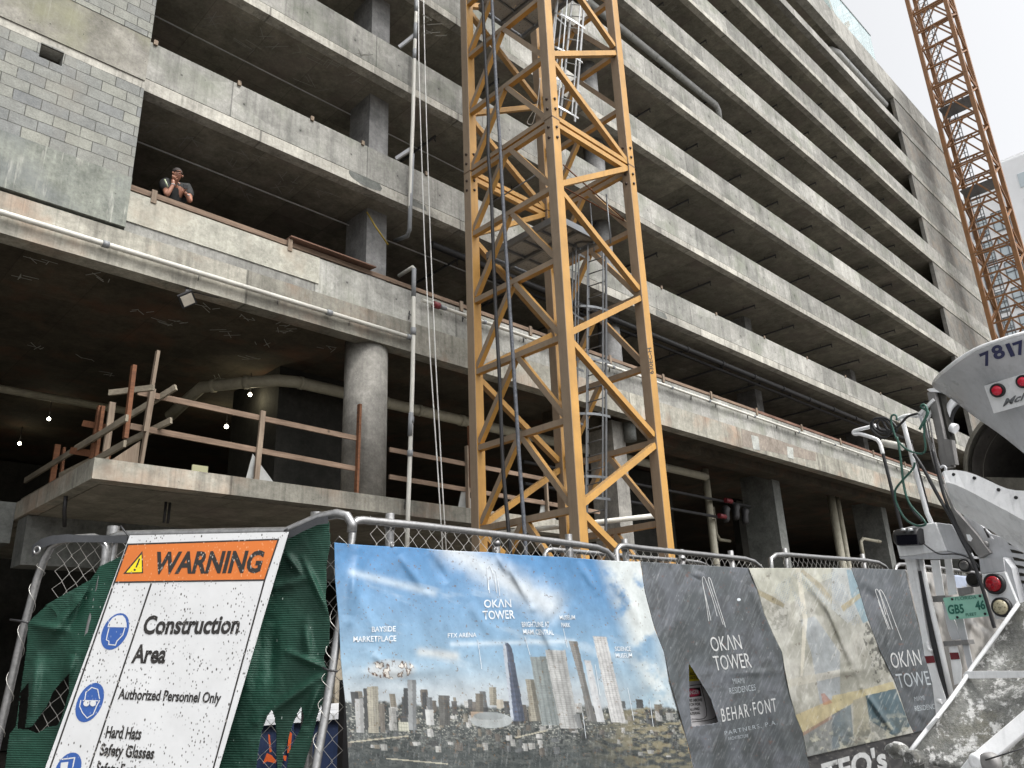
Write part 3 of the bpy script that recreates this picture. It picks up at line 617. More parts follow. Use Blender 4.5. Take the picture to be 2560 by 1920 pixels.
# ================================================================ tower cranes
def crane(name, label, x0, y0, w, z_nodes, joints, m, legw, brw, zlo, zhi, detail_lo, detail_hi, off=0):
    """four square legs, K-braced faces across Y, zigzag faces across X; z_nodes ascending panel heights"""
    T = thing(name, label, 'tower crane', (x0 + w/2, y0 + w/2, 0))
    x1, y1 = x0 + w, y0 + w; lw = legw; c = lw / 2
    for (x, y) in ((x0, y0), (x1 - lw, y0), (x0, y1 - lw), (x1 - lw, y1 - lw)):
        b = MB(); b.box(x, x + lw, y, y + lw, zlo, zhi)
        for jz in joints:                                   # bolted splice plates of the leg
            pass
        leg = b.build('leg', m, T, bevel=.008)
        jb = MB()
        for jz in joints:
            if detail_lo <= jz <= detail_hi:
                e = .004
                jb.box(x - e, x + lw + e, y - e, y + lw + e, jz - .012, jz + .012)
        jb.build('splice', MT['joint'], leg)
        if legw > .15 and detail_hi < 20:
            bb = MB()
            for jz in joints:
                if detail_lo <= jz <= detail_hi:
                    for dz in (-.42, -.2, .2, .42):
                        bb.lathe((x - .0, y + lw*.5, jz + dz), (-1, 0, 0), [(0, .028), (.02, .028), (.03, .018)], 10); bb.lathe((x + lw*.5, y, jz + dz), (0, -1, 0), [(0, .028), (.02, .028), (.03, .018)], 10)
            bb.build('bolt', MT['boltm'], leg)
    far = MB()
    def br(nm, p, q, z, wd=brw):
        if detail_lo <= z <= detail_hi: MB().beam(p, q, wd, wd).build(nm, m, T)
        else: far.beam(p, q, wd, wd)
    for k, z in enumerate(z_nodes[:-1]):
        zn = z_nodes[k + 1]; j = any(abs(z - jz) < .3 for jz in joints)
        for xf in (x0 + c*.8, x1 - c*.8):                    # K faces
            if j:
                for dz in (-.09, .06): br('cross_beam', (xf, y0 + lw, z + dz), (xf, y1 - lw, z + dz), z, brw * .95)
            else: br('cross_beam', (xf, y0 + lw, z), (xf, y1 - lw, z), z)
            ym = (y0 + y1) / 2; tz = zn - brw * .45
            br('brace', (xf, y0 + lw, z + brw * .9), (xf, ym - .05, tz), z, brw * .92); br('brace', (xf, y1 - lw, z + brw * .9), (xf, ym + .05, tz), z, brw * .92)
        for yf in (y0 + c*.8, y1 - c*.8):                    # zigzag faces
            if (k + off) % 2 == 0: p, q = (x0 + lw, yf, z + brw), (x1 - lw, yf, zn - brw * .8)
            else: p, q = (x0 + lw, yf, zn - brw * .8), (x1 - lw, yf, z + brw)
            br('brace', p, q, z)
            if j:
                for dz in (-.09, .06): br('cross_beam', (x0 + lw, yf, z + dz), (x1 - lw, yf, z + dz), z, brw * .95)
    if len(far.bm.verts): tag(far.build('lattice', m, T), kind='stuff')
    return T
MT['joint'] = plain('dark_joint', (.10, .06, .03), .6); MT['boltm'] = plain('dark_bolt', (.07, .05, .04), .45, .6)
zn = [3.81 + 1.4345 * k for k in range(-3, 15)]
X0, Y0, WC = 9.2, 7.9, 2.45
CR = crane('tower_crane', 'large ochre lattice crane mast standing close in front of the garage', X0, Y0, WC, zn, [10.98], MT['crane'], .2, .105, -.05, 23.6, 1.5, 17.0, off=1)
# base
MB().box(X0 - .6, X0 + WC + .6, Y0 - .6, Y0 + WC + .6, -.3, .12).build('base_block', MT['column'], CR)
# stencilled type on the right leg
def textmesh(s, bold=0.0, shear=0.0, space=1.0):
    cu = bpy.data.curves.new('t', 'FONT'); cu.body = s; cu.size = 1.0; cu.offset = bold; cu.shear = shear; cu.space_character = space; cu.resolution_u = 3; cu.fill_mode = 'FRONT'
    o = bpy.data.objects.new('t', cu); SC.collection.objects.link(o)
    dg = bpy.context.evaluated_depsgraph_get(); me = bpy.data.meshes.new_from_object(o.evaluated_get(dg))
    bpy.data.objects.remove(o); bpy.data.curves.remove(cu)
    return me
def decal_text(s, p0, p1, up, fn, m, parent, name='lettering', bold=0.0, shear=0.0, off=.004, cuts=10, space=1.0, cap=None):
    """lettering laid on a surface: p0-p1 baseline, up = cap height vector, fn(u,v,off) the surface"""
    me = textmesh(s, bold, shear, space); bm = bmesh.new(); bm.from_mesh(me)
    xs = [v.co.x for v in bm.verts]; x0, x1 = min(xs), max(xs); H = .70
    for i in range(1, cuts):
        g = bm.verts[:] + bm.edges[:] + bm.faces[:]
        bmesh.ops.bisect_plane(bm, geom=g, plane_co=(x0 + (x1 - x0) * i / cuts, 0, 0), plane_no=(1, 0, 0))
    for v in bm.verts:
        a = (v.co.x - x0) / (x1 - x0); b = v.co.y / H
        u = p0[0] + (p1[0] - p0[0]) * a + up[0] * b; w = p0[1] + (p1[1] - p0[1]) * a + up[1] * b
        v.co = Vector(fn(u, w, off))
    bmesh.ops.recalc_face_normals(bm, faces=bm.faces[:])
    me2 = bpy.data.meshes.new(name); bm.to_mesh(me2); bm.free(); me2.materials.append(m)
    return adopt(link(bpy.data.objects.new(name, me2)), parent)
MT['ink'] = plain('black_ink', (.025, .022, .02), .6)
legR = Plane((X0, Y0, 5), (0, -1, 0)); kc = Kz(1150, 750, 4.022)
decal_text('630EC-H', kc(1948, 742), kc(1922, 478), (-9.5, 1.2), legR, MT['ink'], CR, bold=.02, off=.004)
# cables tied down the mast
c_a = [(1204, -60), (1206.5, 0), (1215, 181), (1221, 294), (1220, 375), (1228, 488), (1238, 750), (1249, 950), (1257, 1160), (1272, 1331), (1280, 1450)]
c_b = [(1229, -60), (1230, 0), (1240, 203), (1246, 300), (1251, 375), (1258, 511), (1273, 750), (1281, 870), (1289, 999), (1299, 1160), (1312, 1338), (1318, 1450)]
tag(MB().tube(smoothpath([onX(u, v, X0 - .12) for u, v in c_a], 4), .033, 8).build('power_cable', MT['black']), 'glossy black cable hanging down the crane mast', 'cable')
tag(MB().tube(smoothpath([onX(u, v, X0 - .13) for u, v in c_b], 4), .033, 8).build('power_cable', MT['cable2']), 'dusty grey cable hanging down the crane mast', 'cable')
# ladders with safety cages and a rest platform
def ladder(rails, label, xface, hoops, nr, m, cagedir=(-1, 0, 0), cage=True, cmat=None):
    (a0, a1), (b0, b1) = rails; a0, a1, b0, b1 = [Vector(p) for p in (a0, a1, b0, b1)]
    t = thing('access_ladder', label, 'ladder', (a1 + b1) / 2, None)
    MB().beam(a0, a1, .05, .025).build('rail', m, t); MB().beam(b0, b1, .05, .025).build('rail', m, t)
    for i in range(nr):
        k = (i + .5) / nr; MB().tube([a0.lerp(a1, k), b0.lerp(b1, k)], .012, 6).build('rung', m, t)
    if cage:
        cg = MB(); cd_ = Vector(cagedir)
        def hoop(k):
            p = a0.lerp(a1, k); q = b0.lerp(b1, k); mid = (p + q) / 2; wv = (q - p) / 2
            return [mid + wv * 1.45 * math.cos(th) + cd_ * (.62 * math.sin(th)) * 1.0 for th in np.linspace(0, math.pi, 11)]
        H = [hoop(k) for k in hoops]
        for h in H:
            for p, q in zip(h, h[1:]): cg.beam(p, q, .01, .045)
        for j in (1, 3, 5, 7, 9):
            for h, h2 in zip(H, H[1:]): cg.beam(h[j], h2[j], .035, .01)
        cg.build('safety_cage', cmat or m, t)
    return t
XLd = 11.1
A0 = onX(1471, 640, XLd); A1 = onX(1466.5, 1340, XLd); B0 = onX(1515, 625, XLd); B1 = onX(1514.5, 1328, XLd)
ladder(((A0, A1), (B0, B1)), 'lower grey caged ladder inside the near crane mast', XLd, (0.0, .24, .43, .62, .83, .9), 21, MT['ladder'])
A0 = onX(1436, -60, XLd); A1 = onX(1401, 290, XLd); B0 = onX(1466, -60, XLd); B1 = onX(1437, 304, XLd)
ladder(((A0, A1), (B0, B1)), 'upper pale caged ladder inside the near crane mast', XLd, (0.0, .17, .37, .60, .8, .97), 12, MT['alu'])
A0 = onX(1427, 330, XLd); A1 = onX(1441, 520, XLd)
pf = thing('rest_platform', 'grey mesh rest platform hung inside the near crane mast', 'platform', (10.4, 9.2, 8.9))
gm2 = NT('expanded_mesh'); vv_ = gm2.rng(gm2.vor(34, gm2.mp((1, .55, 1))), .28, .32, 1, 0); gm2.set(gm2.b.inputs['Alpha'], gm2.math('SUBTRACT', 1.0, gm2.math('MULTIPLY', gm2.rng(gm2.vor(26, gm2.mp((1, .5, 1))), .22, .3, 1, 0), .85)))
MT['mesh'] = gm2.fin((.33, .335, .33), .6, .3)
def plat(T, z, x0, x1, y0, y1):
    MB().box(x0 + .05, x1 - .05, y0 + .05, y1 - .05, z, z + .02).build('mesh_floor', MT['mesh'], T)
    for (p, q) in (((x0, y0, z), (x0, y1, z)), ((x1, y0, z), (x1, y1, z)), ((x0, y0, z), (x1, y0, z)), ((x0, y1, z), (x1, y1, z)), (((x0+x1)/2, y0, z), ((x0+x1)/2, y1, z))):
        MB().beam(p, q, .06, .13).build('edge_beam', MT['ladder'], T)
    for k in range(1, 4):
        y = y0 + (y1 - y0) * k / 4; MB().beam((x0, y, z - .03), (x1, y, z - .03), .03, .05).build('joist', MT['ladder'], T)
plat(pf, 9.15, X0 + .35, X0 + 1.55, Y0 + .35, Y0 + 2.2)
for (u, v) in ((1476, 517), (1517, 500)):
    q = onX(u, v, XLd); MB().tube([(q[0], q[1], 9.2), (q[0], q[1], 10.3)], .016, 6).build('stanchion', MT['ladder'], pf)
for p, q in (((1408, 412), (1560, 548)), ((1412, 470), (1560, 552))):
    a_, b_ = onX(*p, XLd - .4), onX(*q, X0 + WC - .15); MB().tube([a_, b_], .014, 6).build('tie_rod', MT['wor'], pf)
MB().tube([onX(1232, 505, X0 + .5), onX(1345, 434, X0 + .5)], .016, 6).build('tie_rod', MT['ladder'], pf)
# small platform higher up
pf2 = thing('rest_platform', 'smaller mesh platform near the top edge of the crane view', 'platform', (10.2, 9.2, 15.2))
plat(pf2, 15.25, X0 + .3, X0 + 1.6, Y0 + .3, Y0 + 2.15)
tag(MB().tube([(10.9, 11.5, 4.05), (13.1, 8.9, 4.25)], .05, 10).build('loose_pipe', MT['pvc']), 'open-ended white pipe lying slanted behind the crane base', 'pipe')
wl = MB(); wl.tube(smoothpath([onX(1350, 195, X0 + .3), onX(1345, 250, X0 + .3), onX(1338, 285, X0 + .3), onX(1330, 310, X0 + .35), onX(1318, 305, X0 + .4), onX(1335, 275, X0 + .3)], 5), .007, 5)
tag(wl.build('loose_wire', MT['rope']), 'thin pale wire looped beside the middle crane leg', 'wire')
# second crane far down the garage front
zf = [0.9 + 1.55 * k for k in range(0, 48)]
zf = [24.45 - 1.56 * 15 + 1.56 * k for k in range(0, 46)]
C2 = crane('tower_crane', 'distant brown lattice crane mast rising past the roof at right', 51.7, 8.72, 2.45, zf, [24.45, 24.45 + 6.24, 24.45 + 12.48, 24.45 + 18.72, 18.21, 11.97], MT['crane2'], .25, .095, -.05, 71, 20.5, 44.5)
for z in (29.0, 35.3): MB().box(52.0, 53.4, 9.0, 10.9, z, z + .06).build('platform', MT['ladder'], C2)
MB().beam((53.6, 10.4, 18), (53.6, 10.4, 46), .05, .05).build('ladder', MT['ladder'], C2)
lb = MB()
for k in range(90): lb.beam((53.35, 10.2, 18 + k * .31), (53.35, 10.7, 18 + k * .31), .03, .03)
lb.box(53.3, 53.4, 10.16, 10.2, 18, 46); lb.box(53.3, 53.4, 10.7, 10.74, 18, 46); lb.build('ladder', MT['ladder'], C2)
# apartment tower beyond
AP = thing('apartment_tower', 'pale apartment tower with glass front beyond the distant crane', 'building', (100, 20, 0))
MT['apw'] = plain('white_render', (.92, .93, .94), .7, 0, .08, .3); MT['apg'] = plain('light_grey_render', (.88, .90, .92), .7, 0, .08, .3)
gw = NT('window_glass'); MT['apgl'] = gw.fin((.52, .60, .64), .15, .0, .9)
MB().box(95, 120, 15.4, 40, -.1, 50.5).build('wall', MT['apw'], AP)
MB().box(94.4, 118, 12.0, 15.396, -.1, 52.8).build('wall', MT['apg'], AP)
MB().box(94.6, 118.5, 11.8, 15.6, 52.8, 53.2).build('roof', MT['apw'], AP)
for fl in range(6, 17):
    z = 1.5 + fl * 3.1
    if z > 47.5: break
    for k in range(5):
        y = 15.9 + k * 2.2
        w_ = MB().box(94.93, 94.98, y, y + 1.6, z + .3, z + 2.6).build('window', MT['apgl'], AP)
        fb = MB()
        for dy in (0, .8, 1.6): fb.beam((94.9, y + dy, z + .3), (94.9, y + dy, z + 2.6), .09, .09)
        for dz in (.3, 1.4, 2.6): fb.beam((94.9, y, z + dz), (94.9, y + 1.6, z + dz), .09, .09)
        fb.build('frame', MT['ladder'], w_)
for fl in range(7, 18):
    z = 2 + fl * 3.1
    if z > 50.5: break
    MB().box(96.5, 104, 10.3, 11.996, z, z + .25).build('balcony', MT['apw'], AP)
    MB().box(96.5, 104, 10.3, 10.36, z + .25, z + 1.3).build('balcony_rail', MT['glass'], AP)
    MB().box(94.35, 94.39, 13.3, 14.0, z + .5, z + 2.2).build('window', MT['apgl'], AP)
# ================================================================ street-side fence, banners and sign
PL = Plane((2.35, 3.71, 2.4), (-.846, -.533, 0))
PR = Plane((2.5, 3.72, 2.4), (0, -1, .06))
z7 = Kz(0, 1280, 2.572); z8 = Kz(850, 1280, 2.572); z9 = Kz(1700, 1280, 2.572)
k16 = Kz(1600, 1420, 3.318); k20 = Kz(2080, 1320, 2.7646); k600 = Kz(600, 1640, 5.927); k5b = Kz(1600, 1100, 3.687); k8r = Kz(2040, 1170, 4.254); k7r = Kz(2040, 780, 4.254)
def chainlink(fn, poly, parent, org, du, dv, nu, nv, name='chain_link', off=-.02, r=.0021):
    """woven wire: zigzag wires in the plane through org with unit vectors du (along) and dv (down)"""
    b = MB(); o = np.array(org); du = np.array(du); dv = np.array(dv); s = .05
    for i in range(nu):
        pts = []
        for j in range(nv + 1):
            side = (j % 2)
            pts.append(o + du * (i * s * .98 + (s * 1.04 if (side + i) % 2 else -s * .04)) + dv * (j * s) + np.cross(du, dv) * (.004 if side else -.004) + du * random.uniform(-.003, .003))
        b.tube(pts, r, 4, cap=False)
    return b.build(name, MT['wire'], parent)
MT['wire'] = plain('galvanised_wire', (.50, .49, .46), .4, .7)
def panel(label, path, plane, off, mesh_from, length, r=.022, leftdown=None, group=None, legs=True, rd=None, mto=None):
    """tube-framed temporary fence panel: path = pixels of its top bar, plane(off) where it stands"""
    P = [plane(u, v, off) for u, v in path]
    if legs:
        e = P[-1]; s = P[0]
        if not leftdown: P = [np.array([s[0] + .0, s[1] - .03, .05])] + P
        P = P + ([plane(u, v, off) for u, v in rd] if rd else [np.array([e[0] + .01, e[1] - .03, .05])])
    if leftdown: P = [plane(u, v, off) for u, v in leftdown][::-1] + P
    t = thing('chain_link_fence', label, 'fence panel', (float(P[len(P)//2][0]), float(P[len(P)//2][1]), 0), group)
    MB().tube(P, r, 12).build('frame', MT['galv'], t)
    m = plane(*mesh_from, off); e = plane(*(mto or path[-2]), off); ez = e[2]
    du = (e - m); du[2] = 0; L = np.linalg.norm(du); du /= L
    dz = (ez - m[2]) / L
    if mto: L *= 1.34; m = m - np.array([0, 0, .045])
    o_ = m + np.array([0, 0, .026])
    chainlink(None, None, t, o_, du + np.array([0, 0, dz]), (0, 0, -1), int(L / .049) + 1, 44)
    return t
def post(u, v, plane, off, r, label, h=None):
    q = plane(u, v, off); t = thing('fence_post', label, 'post', (q[0], q[1], 0))
    MB().lathe((q[0], q[1], 0), (0, 0, 1), [(0, r), (q[2], r)], 16).build('tube', MT['galv'], t)
    MB().lathe((q[0], q[1], q[2] - .09), (0, 0, 1), [(0, r * 1.25), (.03, r * 1.25)], 12).build('clamp', MT['galv'], t)
    return t
panel('galvanised fence panel at the street corner carrying the blue skyline banner', [(884, 1308), (893, 1301), (908, 1300), (1044, 1313), (1239, 1335), (1433, 1359), (1491, 1368), (1516, 1378), (1531, 1394), (1540, 1410)], PR, -.02, (925, 1302), 0,
      leftdown=[(873, 1397), (858, 1494), (834, 1653), (812, 1792), (789, 1920), (755, 2120)])
panel('galvanised fence panel behind the near dark grey banner', [(1541, 1376), (1549, 1366), (1562, 1364), (1600, 1370), (1735, 1384), (1862, 1397), (1884, 1404), (1901, 1418), (1910, 1432)], PR, -.10, (1560, 1367), 0)
panel('low galvanised fence panel showing just below the other bar in front of the crane base', [(1362, 1385), (1368, 1376), (1380, 1374), (1500, 1384), (1600, 1394), (1708, 1401), (1750, 1407), (1768, 1413)], PR, -.26, (1385, 1380), 0, r=.018)
panel('galvanised fence panel behind the pale terrace banner', [(1929, 1420), (1927, 1397), (1939, 1387), (1963, 1386), (2061, 1394), (2158, 1400), (2195, 1406), (2212, 1416), (2222, 1430)], PR, -.06, (1955, 1388), 0)
panel('galvanised fence panel partly hidden by the truck post', [(2238, 1430), (2240, 1417), (2248, 1411), (2263, 1411), (2350, 1420), (2440, 1432), (2560, 1446), (2640, 1458), (2650, 1470)], PR, -.06, (2260, 1412), 0)
for u, v, off, lab in ((975, 1284, -.09, 'short galvanised post end left of the crane, on the blue banner panel'), (1239, 1329, -.05, 'thin post end in the middle of the blue banner panel'), (1421, 1336, -.09, 'galvanised post end in front of the middle crane leg'),
                  (1561, 1348, -.16, 'galvanised post end between two crane legs'), (1702, 1374, -.22, 'small post end beside the right crane leg'), (1826, 1377, -.2, 'post end before the ground floor standpipe'),
                  (1961, 1371, -.14, 'post end before the wide ground floor column'), (2155, 1385, -.14, 'post end left of the truck')):
    post(u, v, PR, off, .026, lab)
# left panels
t = panel('galvanised fence panel with rounded corner at far left, chain link laid bare', [(113, 1393), (128, 1366), (155, 1350), (194, 1345), (235, 1343), (252, 1350), (264, 1368), (262, 1400)], PL, .0, (150, 1352), 0, r=.022, rd=[(250, 1460), (205, 1650), (150, 1900), (110, 2100)],
      leftdown=[(93, 1447), (58, 1575), (23, 1727), (-15, 1890), (-60, 2080)])
panel('galvanised fence panel behind the warning sign', [(268, 1372), (275, 1345), (300, 1338), (560, 1332), (715, 1329), (798, 1293), (842, 1284), (868, 1290), (880, 1310)], PL, -.02, (300, 1338), 0, r=.026, rd=[(879, 1330)], mto=(715, 1333))
post(284, 1316, PL, -.06, .034, 'thick galvanised post end left of the warning sign'); post(791, 1281, PL, -.06, .032, 'thick galvanised post end right of the warning sign')
# ---- painted / printed sheets
def hashn(ix, iy, s=0):
    h = (ix.astype(np.int64) * 374761393 + iy.astype(np.int64) * 668265263 + s * 974711) & 0x7fffffff
    h = ((h ^ (h >> 13)) * 1274126177) & 0x7fffffff
    return ((h ^ (h >> 16)) & 0xffff) / 65535.0
def vnoise(x, y, s=0):
    ix = np.floor(x); iy = np.floor(y); fx = x - ix; fy = y - iy; fx = fx*fx*(3-2*fx); fy = fy*fy*(3-2*fy)
    a = hashn(ix, iy, s); b = hashn(ix+1, iy, s); c = hashn(ix, iy+1, s); d = hashn(ix+1, iy+1, s)
    return (a*(1-fx)+b*fx)*(1-fy) + (c*(1-fx)+d*fx)*fy
def fbm(x, y, s=0, o=5):
    v = 0; a = .5; t = 0
    for i in range(o): v = v + a * vnoise(x, y, s + i * 17); t += a; a *= .55; x = x * 2.03; y = y * 2.03
    return v / t
def sst(x, a, b): t = np.clip((x - a) / (b - a), 0, 1); return t * t * (3 - 2 * t)
def lin(c): c = np.array(c, float) / 255; return np.where(c <= .04045, c / 12.92, ((c + .055) / 1.055) ** 2.4)
def inpoly(X, Y, poly):
    r = np.zeros(X.shape, bool); n = len(poly)
    for i in range(n):
        x1, y1 = poly[i]; x2, y2 = poly[(i + 1) % n]
        c = ((y1 > Y) != (y2 > Y)); 
        with np.errstate(divide='ignore', invalid='ignore'): r ^= c & (X < (x2 - x1) * (Y - y1) / (y2 - y1 + 1e-12) + x1)
    return r
def blend(C, m, c):
    m = np.asarray(m, float)[..., None]; return C * (1 - m) + np.array(c) * m
def seg(X, Y, p, q):
    px, py = p; dx, dy = q[0] - px, q[1] - py; L2 = dx*dx + dy*dy
    t = np.clip(((X - px) * dx + (Y - py) * dy) / L2, 0, 1); return np.hypot(X - px - t*dx, Y - py - t*dy), t
def folds(lst):
    """lst = (p, q, half width px, height m): creases of the sheet"""
    def w(X, Y):
        d = np.zeros(np.shape(X))
        for p, q, hw, h in lst:
            h = h * 1.5
            dist, t = seg(X, Y, p, q); d = d + h * np.exp(-(dist / hw) ** 2) * np.sin(np.pi * np.clip(t, .08, .92)) 
        return d
    return w
def raybulk(U, V, plane, off):
    D = np.stack([U - 1280.0, -(V - 960.0), np.full(U.shape, -F)], -1) @ RW.T
    k = (plane.p - CAM) @ plane.n; T = k / (D @ plane.n)
    T = T * (1 - off / 5.3)                       # off metres towards the street, along the sight line
    return CAM + D * T[..., None]
def sheet(name, left, right, nu, nv, plane, off, wave, art, mat, parent=None, hole=(), keep=None, sag=0.0):
    tl = np.linspace(0, 1, nv); L = np.array(left, float); R_ = np.array(right, float)
    def edge(E):
        y = E[:, 1]; k = (y - y[0]) / (y[-1] - y[0]); return np.interp(tl, k, E[:, 0]), np.interp(tl, k, E[:, 1])
    lx, ly = edge(L); rx, ry = edge(R_); s = np.linspace(0, 1, nu)[None, :]
    U = lx[:, None] * (1 - s) + rx[:, None] * s; V = ly[:, None] * (1 - s) + ry[:, None] * s
    V = V + sag * (np.abs(np.sin(s * np.pi * 4)) ** .7) * (1 - tl[:, None]) ** 6
    P = raybulk(U, V, plane, off + wave(U, V))
    me = bpy.data.meshes.new(name); idx = np.arange(nu * nv).reshape(nv, nu)
    q = np.stack([idx[:-1, :-1], idx[1:, :-1], idx[1:, 1:], idx[:-1, 1:]], -1).reshape(-1, 4)
    cu = (U[:-1, :-1] + U[1:, 1:]) / 2; cv = (V[:-1, :-1] + V[1:, 1:]) / 2; m = np.ones(cu.shape, bool)
    if keep is not None: m &= inpoly(cu, cv, keep)
    for h in hole: m &= ~inpoly(cu, cv, h)
    q = q[m.ravel()]
    me.vertices.add(nu * nv); me.vertices.foreach_set('co', P.reshape(-1))
    me.loops.add(q.size); me.loops.foreach_set('vertex_index', q.reshape(-1).astype(np.int32))
    me.polygons.add(len(q)); me.polygons.foreach_set('loop_start', np.arange(0, q.size, 4, dtype=np.int32)); me.polygons.foreach_set('loop_total', np.full(len(q), 4, np.int32))
    me.update(calc_edges=True); me.polygons.foreach_set('use_smooth', np.ones(len(q), bool))
    if art is not None:
        C = art(U, V); C = np.concatenate([np.clip(C, 0, 1), np.ones(C.shape[:2] + (1,))], -1)
        a = me.color_attributes.new('print', 'FLOAT_COLOR', 'POINT'); a.data.foreach_set('color', C.reshape(-1).astype(np.float32))
    me.materials.append(mat)
    o = link(bpy.data.objects.new(name, me)); sm = o.modifiers.new('thickness', 'SOLIDIFY'); sm.thickness = .0012; sm.offset = -1
    return adopt(o, parent)
def vinyl(name, rough=.36):
    a = NT(name); at = a.n('ShaderNodeAttribute', attribute_name='print')
    col = a.mul(at.outputs['Color'], a.rng(a.noise(9, 6, .7), .3, .7, .50, .72))
    sc_ = a.rng(a.noise(1, 3, .6, a.mp((30, 30, 4), rot=(0, .25, 0))), .72, .78, 0, .14); col = a.mix(sc_, col, (.62, .64, .66))
    a.bump(a.noise(14, 5, .6), .004, .35)
    return a.fin(col, rough, 0, .5)
MT['vinyl'] = vinyl('printed_vinyl'); MT['vinylm'] = vinyl('printed_mesh_vinyl', .5)
MT['print'] = plain('white_print', (.52, .56, .60), .5, 0, .35, 20); MT['printf'] = plain('faint_print', (.30, .33, .35), .5, 0, .3, 20); MT['printb'] = plain('bright_print', (.44, .45, .45), .5, 0, .3, 20)
e1 = [(836, 1356), (838, 1450), (848, 1560), (852, 1650), (857, 1700), (864, 1760), (868, 1840), (872, 1920), (880, 2180)]
e2 = [(1600, 1404), (1604, 1425), (1612, 1480), (1636, 1571), (1660, 1631), (1675, 1706), (1693, 1766), (1714, 1842), (1733, 1920), (1790, 2180)]
e3 = [(1871, 1420), (1895, 1480), (1910, 1534), (1934, 1589), (1955, 1631), (1962, 1676), (1974, 1736), (1989, 1790), (2007, 1833), (2018, 1892)]
e4 = [(2127, 1420), (2143, 1461), (2168, 1545), (2199, 1627), (2235, 1700), (2254, 1754), (2272, 1808), (2284, 1832)]
e5 = [(2262, 1424), (2290, 1540), (2330, 1700), (2352, 1815)]
